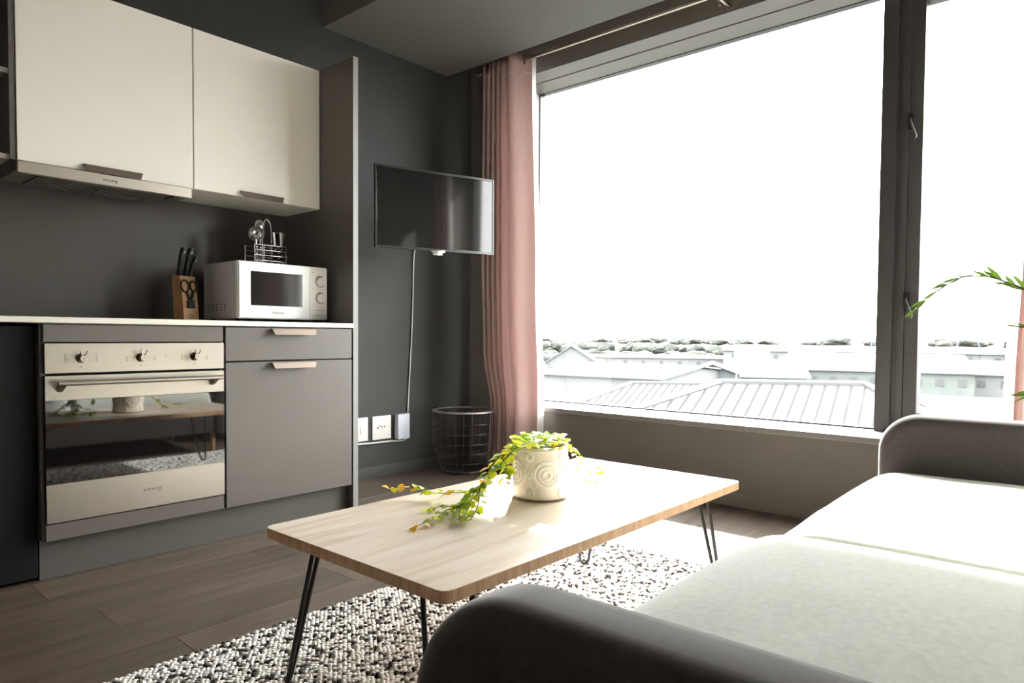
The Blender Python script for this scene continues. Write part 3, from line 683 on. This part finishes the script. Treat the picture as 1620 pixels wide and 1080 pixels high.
for sxn, syn in ((-1, -1), (1, -1), (-1, 1), (1, 1)):
    cx, cy = (TX0 if sxn < 0 else TX1), (TY0 if syn < 0 else TY1)
    tp = Vector((cx-sxn*.088, cy-syn*.092, TZ0-.003)); ft = Vector((cx-sxn*.045, cy-syn*.032, .0235)); s = Vector((sxn, -syn, 0)).normalized()
    path = [tp-s*.050, tp+(ft-tp)*.93-s*.0165, ft-s*.0135+Vector((0, 0, .008)), ft-Vector((0, 0, .001)), ft+s*.0135+Vector((0, 0, .008)), tp+(ft-tp)*.93+s*.0165, tp+s*.050]
    P_ = [path[0]]+smooth_path(path[1:6], 5)+[path[6]]
    bm = BM(); tube(bm, P_, .0055, 10); lg = obj('leg', bm, legm_m, ct, smooth=60)
    bm = BM(); q = Vector((sxn, syn, 0)).normalized()
    prism(bm, [tp-s*.062-q*.012, tp+s*.062-q*.012, tp+s*.062+q*.014, tp-s*.062+q*.014], (0, 0, .003)); obj('mounting_plate', bm, legm_m, lg)

# ---------------------------------------------------------------- pot plant on the table
pp = thing('potted_vine', 'trailing lime-green vine in an embossed off-white pot on the coffee table', 'potted plant', (2.102, -1.840, TZ1))
PC = Vector((2.102, -1.840, TZ1)); PR, PHt = .0755, .146
pot = obj('pot', lathe(BM(), [(0, .001), (PR-.006, .001), (PR-.002, .003), (PR-.001, .006), (PR, .010), (PR, PHt-.006), (PR-.001, PHt-.001), (PR-.004, PHt), (PR-.007, PHt-.001), (PR-.008, PHt-.01), (PR-.008, .02), (0, .02)], PC, 64), pot_m, pp, smooth=40)
obj('pot_foot', lathe(BM(), [(PR-.004, .0002), (PR+.0004, .0012), (PR+.0008, .0045), (PR+.0003, .0065)], PC, 64), potrim_m, pot, label='brown unglazed foot edge', smooth=60)
def onpot(a, z, r=PR): return PC+Vector((r*math.cos(a), r*math.sin(a), z))
bm = BM()
am = math.atan2(-3.32+1.84, 3.29-2.10)
tube(bm, [onpot(2*PI*i/64, PHt-.010, PR+.0003) for i in range(64)], .0014, 6, True)
def ring(a0, z0, r, n=28, th=.0023):
    tube(bm, [onpot(a0+r*math.cos(2*PI*i/n)/PR, z0+r*math.sin(2*PI*i/n), PR+.0004) for i in range(n)], th, 5, True)
for k in range(5):
    a0 = am+.22+k*2*PI/5
    for r in (.036, .032, .022, .010): ring(a0, .074, r)
    for j in range(12):
        t = 2*PI*j/12
        tube(bm, [onpot(a0+r*math.cos(t)/PR, .074+r*math.sin(t), PR+.0004) for r in (.012, .020)], .0014, 5)
    for j in range(20):
        t = 2*PI*j/20; ring(a0+.027*math.cos(t)/PR, .074+.027*math.sin(t), .0022, 8, .0008)
    a1 = a0+PI/5
    for zz, rs in ((.024, (.013, .008, .004)), (.120, (.011, .007)), (.074, (.008, .004))):
        for r in rs: ring(a1, zz, r, 20)
    for s in (-1, 1): tube(bm, [onpot(a1+s*(.010+.006*math.sin(i*.7))/PR*1.4, .035+i*.010, PR+.0003) for i in range(8)], .001, 5)
obj('embossed_pattern', bm, relief_m, pot, smooth=60)
obj('soil', lathe(BM(), [(0, .118), (.03, .121), (PR-.009, .116)], PC, 32), soil_m, pot, smooth=60)

def leaf_mesh(nm, m_, L=1, W=.40, fold=.12, droop=.18):
    bm = BM(); rows = [(0, .0), (.12, .5), (.3, .92), (.5, 1), (.7, .78), (.88, .38), (1, 0)]
    prev = None
    for t, w in rows:
        z = -droop*t*t
        row = [bm.verts.new((-w*W, t*L, z+fold*w)), bm.verts.new((0, t*L, z)), bm.verts.new((w*W, t*L, z+fold*w))] if w else [bm.verts.new((0, t*L, z))]
        if prev:
            if len(prev) == 1: bm.faces.new((prev[0], row[1], row[0])); bm.faces.new((prev[0], row[2], row[1]))
            elif len(row) == 1: bm.faces.new((prev[0], prev[1], row[0])); bm.faces.new((prev[1], prev[2], row[0]))
            else: bm.faces.new((prev[0], prev[1], row[1], row[0])); bm.faces.new((prev[1], prev[2], row[2], row[1]))
        prev = row
    me = mkmesh(nm, bm, m_); me.polygons.foreach_set('use_smooth', [True]*len(me.polygons)); return me
LM = [leaf_mesh('leaf', m_) for m_ in leafs]
rv = random.Random(11)
def orient(p, d, nrm, s):
    d = d.normalized(); x = d.cross(nrm).normalized(); z = x.cross(d)
    Mx = Matrix((x*s, d*s, z*s)).transposed().to_4x4(); Mx.translation = p; return Mx
leaf_n = 0
def add_leaf(p, d, size, kind=None, tablecheck=True):
    global leaf_n
    d = d.normalized()
    tip = p+d*size
    if tip.z < TZ1+.004 and TX0 < tip.x < TX1 and TY0 < tip.y < TY1: d = Vector((d.x, d.y, (TZ1+.006-p.z)/size)).normalized()
    nrm = Vector((rv.uniform(-.6, .6), rv.uniform(-.6, .6), 1)).normalized()
    if kind is None: kind = rv.choices((0, 1, 2, 3), (5, 3.4, 2, .7))[0]
    share('leaf', LM[kind], pp, mw=orient(p-WL[pp], d, nrm, size*1.12)); leaf_n += 1
def vine(pts, spacing, size, r=.0016, amber_tip=False):
    P_ = smooth_path(pts, 7)
    bm = BM(); tube(bm, P_, r, 6, r_end=r*.5); st = obj('stem', bm, stem_m, pp, smooth=60)
    acc = 0; side = 1; total = sum((b-a).length for a, b in zip(P_[:-1], P_[1:])); run = 0
    for a, b in zip(P_[:-1], P_[1:]):
        L = (b-a).length; acc += L; run += L
        if acc > spacing*.82:
            acc = 0; t = (b-a).normalized(); sd = t.cross(Vector((0, 0, 1)))
            if sd.length < .1: sd = Vector((1, 0, 0))
            sd.normalize(); side *= -1
            for s_ in ((side,) if rv.random() < .35 else (1, -1)):
                d = sd*s_*rv.uniform(.5, 1)+t*rv.uniform(.2, 1)+Vector((0, 0, rv.uniform(-.35, .5)))
                k = 3 if (amber_tip and run > total*.72 and rv.random() < .5) else None
                add_leaf(b, d, size*rv.uniform(.7, 1.2), k)
stemmain = [(2.12, -1.88, .53), (2.137, -1.92, .562), (2.146, -1.960, .566), (2.159, -2.025, .556), (2.161, -2.066, .533), (2.148, -2.090, .505), (2.128, -2.108, .472), (2.089, -2.11, .440), (2.067, -2.116, .418), (2.10, -2.155, .411), (2.145, -2.195, .409)]
vine(stemmain, .0125, .024, .0023)
vine([(2.10, -1.90, .53), (2.115, -1.93, .560), (2.135, -1.985, .560), (2.12, -2.04, .535), (2.125, -2.085, .50), (2.135, -2.125, .465), (2.125, -2.155, .44)], .012, .023)
vine([(2.08, -1.90, .53), (2.085, -1.935, .550), (2.10, -1.975, .528), (2.115, -2.0, .500), (2.12, -2.01, .47)], .012, .022)
vine([(2.126, -2.105, .472), (2.081, -2.093, .452), (1.988, -2.058, .430), (1.933, -2.083, .424), (1.88, -2.089, .428), (1.857, -2.110, .432), (1.835, -2.165, .434)], .020, .020, .0014, True)
vine([(2.084, -2.108, .435), (2.077, -2.142, .42), (2.061, -2.160, .415), (2.077, -2.199, .411), (2.092, -2.239, .409), (2.097, -2.300, .408)], .015, .021, .0014, True)
vine([(2.066, -2.116, .42), (2.03, -2.12, .412), (2.005, -2.15, .410), (2.01, -2.18, .409)], .014, .018, .0012)
vine([(2.128, -2.112, .475), (2.16, -2.15, .445), (2.165, -2.18, .415), (2.14, -2.17, .409)], .012, .020)
vine([(2.13, -1.83, .53), (2.155, -1.846, .560), (2.172, -1.834, .567), (2.182, -1.805, .545), (2.158, -1.752, .515), (2.120, -1.692, .468), (2.098, -1.656, .424)], .019, .019, .0013)
vine([(2.117, -1.691, .465), (2.099, -1.624, .44), (2.09, -1.592, .435), (2.113, -1.569, .425), (2.085, -1.52, .43)], .016, .018, .0011)
vine([(2.099, -1.656, .43), (2.116, -1.635, .412), (2.14, -1.625, .410)], .013, .018, .0011)
# crown of leaves above the soil
for i in range(105):
    a = rv.uniform(0, 2*PI); r = PR*.93*math.sqrt(rv.random()); z = .528+.030*(1-r/PR)+rv.uniform(-.006, .026)
    p = Vector((PC.x+r*math.cos(a), PC.y+r*math.sin(a), z)); d = Vector((math.cos(a), math.sin(a), rv.uniform(-.1, 1.0)))
    if r > PR*.6 and rv.random() < .5 : p.z = .556
    add_leaf(p, d, rv.uniform(.015, .025), rv.choices((0, 1, 2, 3), (4, 3.5, 4, .15))[0])
for i in range(9):
    a = rv.uniform(0, 2*PI); b0 = PC+Vector((.03*math.cos(a), .03*math.sin(a), .125)); b1 = b0+Vector((.035*math.cos(a), .035*math.sin(a), .028)); b2 = b1+Vector((rv.uniform(-.02, .02), rv.uniform(-.02, .02), .010))
    bm = BM(); tube(bm, smooth_path([b0, b1, b2], 4), .0010, 5); obj('stem', bm, stem_m, pp, smooth=60)
    add_leaf(b2, Vector((math.cos(a), math.sin(a), .4)), .019, 2)

# ---------------------------------------------------------------- sofa (slightly askew to the window wall)
so = thing('sofa', 'two-seat sofa with pale grey seat cushions and dark rounded arms', 'sofa', (2.755, -1.0, 0), math.radians(1.35))
# local frame: x to the sofa's back, y from -1.9 (near arm) to +.05 (far arm)
def arm_mesh(y0, y1):
    """slab with a big front-top radius, edges rounded across its thickness"""
    bm = BM(); xa, xb, z0, z1, Rr, er = .005, .86, .13, .622, .112, .038; rings = []
    sec = [(y0+er*(1-math.cos(PI/2*i/7)), er*(1-math.sin(PI/2*i/7))) for i in range(8)]
    sec += [(y1-(y-y0), ins) for y, ins in reversed(sec)]
    for y, ins in sec:
        x_, z_, r_ = xa+ins, z1-ins, Rr-ins*.8; p = [(xb-ins, z0+ins*.5), (x_+.012, z0+ins*.5), (x_, z0+ins*.5+.012), (x_, .30), (x_, .42)]
        p += [(x_+r_-r_*math.cos(PI/2*i/12), z_-r_+r_*math.sin(PI/2*i/12)) for i in range(13)]
        p += [(x_+.30, z_), (xb-ins-.2, z_), (xb-ins-.03, z_), (xb-ins, z_-.03)]
        rings.append([bm.verts.new((x, y, z)) for x, z in p])
    n = len(rings[0])
    for a, b in zip(rings[:-1], rings[1:]):
        for i in range(n): bm.faces.new((a[i], a[(i+1) % n], b[(i+1) % n], b[i]))
    bm.faces.new(rings[0][::-1]); bm.faces.new(rings[-1])
    return bm
obj('arm', arm_mesh(-.045, .060), arm_m, so, label='dark arm at the window end', local=True, smooth=60)
obj('arm', arm_mesh(-1.925, -1.815), arm_m, so, label='dark arm nearest the viewer', local=True, smooth=60)
def cushion(x0, x1, y0, y1, z0, z1, bulge=.02, rx=.09, seed=0, ry=.04):
    """pillowy box: rounded front edge, soft crown"""
    bm = BM(); NX, NY = 44, 40; top = {}; 
    def P_(i, j, s):
        u = i/NX; v = j/NY
        x = x0+(x1-x0)*u; y = y0+(y1-y0)*v
        zm = (z0+z1)/2; hz = (z1-z0)/2
        dx = min(x-x0, 9); dy = min(y-y0, y1-y); dxb = x1-x
        fx = 1-(1-min(1, dx/rx))**2.4; fy = 1-(1-min(1, dy/ry))**2.4; fb = 1-(1-min(1, dxb/.05))**2.2
        h = hz*(min(fx, 1)*fy*fb)**.5
        crown = bulge*math.sin(PI*u)**.6*math.sin(PI*v)**.6+.002*noise.noise(Vector((x*7, y*7, seed)))
        # plan rounding at the front corners
        cr = .05; px = x
        e = max(0, cr-dy); px = x+(cr-math.sqrt(max(0, cr*cr-e*e)))*(1-u)**2*.8
        return Vector((px, y, zm+s*h+(crown if s > 0 else 0)))
    g = {}
    for s in (1, -1):
        for i in range(NX+1):
            for j in range(NY+1):
                edge = i in (0, NX) or j in (0, NY)
                if s < 0 and edge: g[(s, i, j)] = g[(1, i, j)]
                else: g[(s, i, j)] = bm.verts.new(P_(i, j, s))
    for s in (1, -1):
        for i in range(NX):
            for j in range(NY):
                q = (g[(s, i, j)], g[(s, i+1, j)], g[(s, i+1, j+1)], g[(s, i, j+1)])
                if len(set(q)) == 4: bm.faces.new(q if s > 0 else q[::-1])
    return bm
obj('seat_cushion', cushion(-.028, .66, -.938, -.050, .275, .455, .022, .13, 1), seat_m, so, label='pale seat cushion at the window end', local=True, smooth=180)
obj('seat_cushion', cushion(-.060, .66, -1.812, -.932, .275, .460, .026, .14, 5), seat_m, so, label='pale seat cushion nearest the viewer', local=True, smooth=180)
obj('base_frame', box(BM(), .015, .84, -1.83, -.03, .14, .285, .012), arm_m, so, local=True, smooth=40)
obj('backrest', box(BM(), .62, .88, -1.925, .060, .14, .82, .05, 5), arm_m, so, local=True, smooth=60)
obj('back_cushion', cushion(.53, .66, -.93, -.05, .42, .80, .01, .06, 9, .05), seat_m, so, local=True, smooth=180)
obj('back_cushion', cushion(.53, .66, -1.80, -.935, .42, .80, .01, .06, 12, .05), seat_m, so, local=True, smooth=180)
for x, y in ((.07, -.02), (.07, -1.86), (.80, -.02), (.80, -1.86)):
    obj('leg', cyl(BM(), (x, y, 0), (x, y, .141), .013, .02, 16), bwood_m, so, local=True, smooth=40)

# ---------------------------------------------------------------- palm at the right edge
pa = thing('potted_palm', 'slender palm arching in from the right edge between sofa and curtain', 'potted plant', (3.36, -.55, 0))
PB = Vector((3.36, -.55, 0))
obj('pot', lathe(BM(), [(0, 0), (.10, 0), (.13, .02), (.15, .25), (.155, .27), (.145, .27), (.14, .25), (0, .24)], PB, 40), mwhite_m, pa, smooth=40)
obj('soil', lathe(BM(), [(0, .245), (.142, .248)], PB, 24), soil_m, pa)
bm = BM(); tube(bm, smooth_path([PB+Vector((0, 0, .24)), PB+Vector((-.01, 0, .45)), PB+Vector((0, .01, .62))], 5), .018, 10, r_end=.012); obj('trunk', bm, stem_m, pa, smooth=60)
PLM = mkmesh('leaflet', BM(), palm_m)
bm = BM(); rows = [(0, .15), (.15, .6), (.4, 1), (.7, .75), (1, 0)]; prev = None
for t, w in rows:
    row = [bm.verts.new((-w*.085, t, -.10*t*t+.02*w)), bm.verts.new((0, t, -.10*t*t)), bm.verts.new((w*.085, t, -.10*t*t+.02*w))] if w else [bm.verts.new((0, t, -.10*t*t))]
    if prev:
        if len(row) == 1: bm.faces.new((prev[0], prev[1], row[0])); bm.faces.new((prev[1], prev[2], row[0]))
        else: bm.faces.new((prev[0], prev[1], row[1], row[0])); bm.faces.new((prev[1], prev[2], row[2], row[1]))
    prev = row
PLM = mkmesh('leaflet', bm, palm_m)
rp = random.Random(5)
def frond(pts, spacing, size, start=.15, kmax=1.0):
    P_ = smooth_path(pts, 7); bm = BM(); tube(bm, P_, .0040, 6, r_end=.0018); f = obj('frond', bm, pstem_m, pa, smooth=60)
    tot = sum((b-a).length for a, b in zip(P_[:-1], P_[1:])); run = acc = 0
    for a, b in zip(P_[:-1], P_[1:]):
        L = (b-a).length; run += L; acc += L
        if acc > spacing and run > tot*start:
            acc = 0; t = (b-a).normalized(); sd = t.cross(Vector((0, 0, 1))).normalized(); q = run/tot
            for s in (1, -1):
                if rp.random() < .12: continue
                d = (t*rp.uniform(.9, 1.3)+sd*s*rp.uniform(.45, .8)+Vector((0, 0, rp.uniform(-.1, .45)))).normalized()
                share('leaflet', PLM, f, mw=orient(b-WL[pa], d, Vector((rp.uniform(-.2, .9), -1, rp.uniform(-.3, .8))), size*(1.1-.62*q)*rp.uniform(.8, 1.1)))
B0 = PB+Vector((0, .01, .62))
frond([B0, (3.27, -.59, .80), (3.203, -.60, .905), (3.14, -.62, .965), (3.077, -.65, 1.005), (3.039, -.68, 1.025), (2.983, -.70, 1.046), (2.928, -.73, 1.045), (2.882, -.76, 1.017), (2.834, -.78, .973), (2.794, -.80, .924)], .036, .11, .42)
frond([B0, (3.29, -.60, .76), (3.205, -.62, .84), (3.141, -.62, .872), (3.085, -.62, .885), (3.043, -.62, .890)], .030, .10, .45)
frond([B0, (3.32, -.62, .70), (3.25, -.66, .735), (3.17, -.70, .72), (3.10, -.73, .68)], .030, .12, .4)
frond([B0, (3.38, -.50, .85), (3.34, -.45, 1.05), (3.27, -.40, 1.20), (3.19, -.36, 1.27)], .036, .14, .4)
frond([B0, (3.42, -.56, .85), (3.50, -.60, 1.02), (3.58, -.66, 1.06)], .036, .14, .4)
frond([B0, (3.36, -.68, .84), (3.36, -.85, .98), (3.37, -1.0, 1.0)], .036, .13, .4)

# ---------------------------------------------------------------- outside: ground, roofs, sheds, trees, masts
GZ = -9.0
bm = BM(); bmesh.ops.create_circle(bm, cap_ends=True, segments=64, radius=5500); bmesh.ops.translate(bm, verts=bm.verts, vec=(-900, 2000, GZ))
bmesh.ops.triangulate(bm, faces=bm.faces)
struct('ground', bm, ground_m, 'hazy pale ground of the industrial district outside', 'ground')
def hip_building(label, rs, rdir, L, T, hl, hr, rib):
    """hipped ribbed metal roof; K runs down the front slope along the ribs, hl/hr: how far the ends splay per metre of slope"""
    A = Vector(rs); r = Vector((rdir[0], rdir[1], 0)).normalized(); B = A+r*L; K = Vector((.183, -.983, -.349)); KB = Vector((-.183, .983, -.349))
    t = thing('warehouse', label, 'building', (A.x, A.y, GZ))
    c = [A-r*hl*T+K*T, B+r*hr*T+K*T, B+r*hr*T+KB*T, A-r*hl*T+KB*T]
    bm = BM(); v = [bm.verts.new(p) for p in [A, B]+c]; lo = [bm.verts.new(p-Vector((0, 0, .15))) for p in c]
    for f in ((0, 2, 3, 1), (1, 3, 4), (1, 4, 5, 0), (0, 5, 2)): bm.faces.new([v[i] for i in f])
    for i in range(4): bm.faces.new((v[2+i], v[2+(i+1) % 4], lo[(i+1) % 4], lo[i]))
    bm.faces.new(lo)
    obj('roof', bm, roofw_m, t)
    m_ = sum(c, Vector())/4; w = [m_+(p-m_)*.95 for p in c]
    bm = BM(); prism(bm, [(p.x, p.y, GZ) for p in w], (0, 0, c[0].z-.15-GZ)); obj('wall', bm, extw_m, t)
    x = -hl*T+rib*.5
    while x < L+hr*T:
        t0 = -x/hl if x < 0 else ((x-L)/hr if x > L else 0)
        if T-t0 > .5:
            bm = BM(); a = r*.05; p0 = A+r*x+K*(t0+.15); p1 = A+r*x+K*T; prism(bm, [p0-a, p0+a, p1+a, p1-a], (0, 0, .05)); obj('roof_rib', bm, roofr_m, t)
        x += rib
    ek = (c[0]-A).normalized()
    for i in range(1, int(T/.8)):
        q = A+(c[0]-A)*(i*.8/T); q2 = A+(c[3]-A)*(i*.8/T)
        bm = BM(); tube(bm, [q+Vector((0, 0, .03)), q2+Vector((0, 0, .03))], .05, 4); obj('roof_rib', bm, roofr_m, t)
    for a_, b_ in ((A, B), (A, c[0]), (A, c[3]), (B, c[1]), (B, c[2])):
        bm = BM(); tube(bm, [a_+Vector((0, 0, .06)), b_+Vector((0, 0, .06))], .17, 6); obj('ridge_cap', bm, roofw_m, t)
    return t
hip_building('nearest white ribbed hip roof, right half of the big window', (-12.77, 32.33, -1.6), (6.24, 3.89), 7.35, 6.6, .93, .74, .66)
hip_building('white ribbed hip roof behind the nearest one, centre of the big window', (-28.9, 49.75, -3.27), (4.36, 2.98), 13.5, 7.2, .70, .60, .62)
def shed(label, cx, cy, rot, w, d, ze, zr, wallm, wins=0, axis='x', door_=False):
    """gabled building; axis: direction the ridge runs in its own frame"""
    t = thing('building', label, 'building', (cx, cy, GZ), rot); H = ze-GZ; R_ = zr-GZ
    bm = BM(); 
    if axis == 'x': pts_ = [(-w/2, -d/2, 0), (-w/2, d/2, 0), (-w/2, d/2, H), (-w/2, 0, R_-.1), (-w/2, -d/2, H)]; ext = (w, 0, 0)
    else: pts_ = [(-w/2, -d/2, 0), (w/2, -d/2, 0), (w/2, -d/2, H), (0, -d/2, R_-.1), (-w/2, -d/2, H)]; ext = (0, d, 0)
    prism(bm, pts_, ext); obj('wall', bm, wallm, t, local=True)
    o = .5; bm = BM(); sl = (R_-H)/((d if axis == 'x' else w)/2)
    if axis == 'x':
        for s in (-1, 1): prism(bm, [(-w/2-o, 0, R_), (w/2+o, 0, R_), (w/2+o, s*(d/2+o), H-sl*o), (-w/2-o, s*(d/2+o), H-sl*o)], (0, 0, .18))
    else:
        for s in (-1, 1): prism(bm, [(0, -d/2-o, R_), (0, d/2+o, R_), (s*(w/2+o), d/2+o, H-sl*o), (s*(w/2+o), -d/2-o, H-sl*o)], (0, 0, .18))
    obj('roof', bm, roofw_m, t, local=True)
    for i in range(wins):
        x = -w/2+w*(i+.5)/wins; ww = min(1.0, w/wins*.55)
        wf = obj('window', box(BM(), x-ww/2, x+ww/2, -d/2-.06, -d/2+.02, H-1.7, H-.7), extg_m, t, local=True)
        obj('pane', box(BM(), x-ww/2+.08, x+ww/2-.08, -d/2-.09, -d/2-.05, H-1.62, H-.78), extd_m, wf, local=True)
    return t
shed('long white low-roofed warehouse at the left of the view', -40.4, 70.3, .09, 15.4, 22, -3.5, -2.6, extw_m, 0)
shed('small white gabled house at the far left of the view', -68, 94.3, .592, 8.6, 12, -3.5, -.8, extw_m, 4, 'y')
shed('blue-grey gabled shed left of the steep roof', -35.8, 81, .43, 5.4, 9, -3.5, -2.5, extb_m, 2, 'y')
shed('blue-grey long shed right beside the gabled shed', -29.0, 83.5, .43, 7.2, 7, -3.9, -3.2, extb_m, 3)
shed('building with a steep pointed white roof in the middle distance', -35.5, 93, .40, 3.8, 6, -3.6, -.7, extg_m, 1)
shed('wide grey-green warehouse with a big white roof', -23.5, 108, .265, 22, 26, -3.4, -1.5, extg_m, 9)
shed('large white-roofed depot behind the wide warehouse', -47, 190, .25, 60, 40, -2.4, -1.2, extw_m, 12)
shed('low grey building behind the trees at the left', -98, 175, .5, 40, 16, -5.0, -4.4, extw_m, 8)
shed('long white shed seen through the opening window', -1.5, 116, .10, 21, 14, -3.9, -2.8, extw_m, 8)
shed('white stepped roof shed low in the opening window', -4.0, 52, .12, 7, 9, -3.9, -3.2, extg_m, 0)
shed('small grey block behind the stepped shed', -14, 150, .2, 8, 8, -4.0, -3.2, extb_m, 3)
shed('pale roof immediately below the opening window', -1.0, 36, .10, 9, 9, -3.6, -2.7, extw_m, 0)
shed('far white warehouse at the right of the opening window', 8, 170, .05, 40, 30, -3.0, -1.8, extw_m, 10)

# trees: crown of clumped lumps on a trunk
def crown_mesh(seed):
    r_ = random.Random(seed); bm = BM()
    for i in range(9):
        g = bmesh.ops.create_icosphere(bm, subdivisions=2, radius=r_.uniform(.36, .6))
        off = Vector((r_.uniform(-.55, .55), r_.uniform(-.55, .55), r_.uniform(-.25, .5)))
        for v in g['verts']: v.co = v.co*(1+.35*noise.noise(v.co*5+Vector((seed, i, 0))))+off
    return mkmesh('crown', bm, tree_m)
CM = [crown_mesh(s) for s in range(4)]
TM = mkmesh('trunk', cyl(BM(), (0, 0, 0), (0, 0, 1), .06, .03, 8), trunk_m)
rt = random.Random(21)
def tree(x, y, h, w, label, group):
    t = thing('tree', label, 'tree', (x, y, GZ), rt.uniform(0, 6), group)
    share('trunk', TM, t, scale=(h*.5, h*.5, h*.6)); share('crown', CM[rt.randrange(4)], t, loc=(0, 0, h*.62), scale=(w*.6, w*.6, h*.42))
for i in range(26):
    f = i/25; x = -190+f*85+rt.uniform(-2, 2); y = 205+f*50+rt.uniform(-12, 12)
    tree(x, y, rt.uniform(6.2, 8.4), rt.uniform(8, 10.5), 'grey-green tree in the long row behind the warehouses', 'row of trees beyond the warehouses')
for i in range(16):
    f = i/15; tree(-152+f*62+rt.uniform(-1.5, 1.5), 165+f*32+rt.uniform(-6, 6), rt.uniform(4.6, 5.6), rt.uniform(7, 9), 'bushy tree of the nearer row behind the white warehouse', 'nearer row of trees')
for i in range(30):
    f = i/29; x = -420+f*420+rt.uniform(-6, 6); y = 560+f*60+rt.uniform(-60, 60)
    tree(x, y, rt.uniform(8, 11), rt.uniform(15, 21), 'hazy tree on the horizon', 'distant trees on the horizon')
# distant ridge
for k, (cx, cy, w, h) in enumerate(((-1500, 2300, 1400, 34), (-300, 3200, 1600, 44), (700, 3300, 900, 52))):
    bm = BM(); n = 60; t0 = []; b0 = []; b1 = []
    for i in range(n+1):
        u = i/n; x = cx+(u-.5)*w; y = cy+(u-.5)*w*.45; z = GZ+h*math.sin(PI*u)**.7*(.75+.25*noise.noise(Vector((u*6, k*3., 0))))
        t0.append(bm.verts.new((x, y+90, z))); b0.append(bm.verts.new((x, y, GZ-1))); b1.append(bm.verts.new((x, y+260, GZ-1)))
    for i in range(n): bm.faces.new((b0[i], b0[i+1], t0[i+1], t0[i])); bm.faces.new((t0[i], t0[i+1], b1[i+1], b1[i]))
    tag(obj('hill', bm, hill_m, smooth=60), ['pale low hill on the horizon at the left', 'pale low hill on the horizon in the middle', 'pale low hill on the horizon at the right'][k], 'hill')
def mast(label, p0, p1, r=.14, lattice=False):
    t = thing('mast', label, 'mast', (p0[0], p0[1], GZ))
    bm = BM(); tube(bm, [Vector((p0[0], p0[1], GZ)), Vector(p0)], r*1.3, 6); obj('post', bm, extb_m, t)
    bm = BM(); tube(bm, [p0, p1], r, 6); obj('boom', bm, extb_m, t)
mast('leaning crane boom, leftmost one through the opening window', (-22.5, 173.5, -1.5), (-20.8, 174.8, 5.8))
mast('leaning crane boom, the tallest through the opening window', (-18.6, 176.7, -1.0), (-20.6, 175.8, 8.0))
mast('thin crane boom beside the right curtain', (-13.7, 181.3, 0), (-13.0, 181.9, 7.4), .1)
mast('thin mast on the skyline just left of the mullion', (-44.4, 194.3, -1), (-44.5, 194.4, 5.2))
mast('short mast on the skyline above the wide warehouse roof', (-61.6, 205.8, -1), (-61.7, 205.9, 3.6))
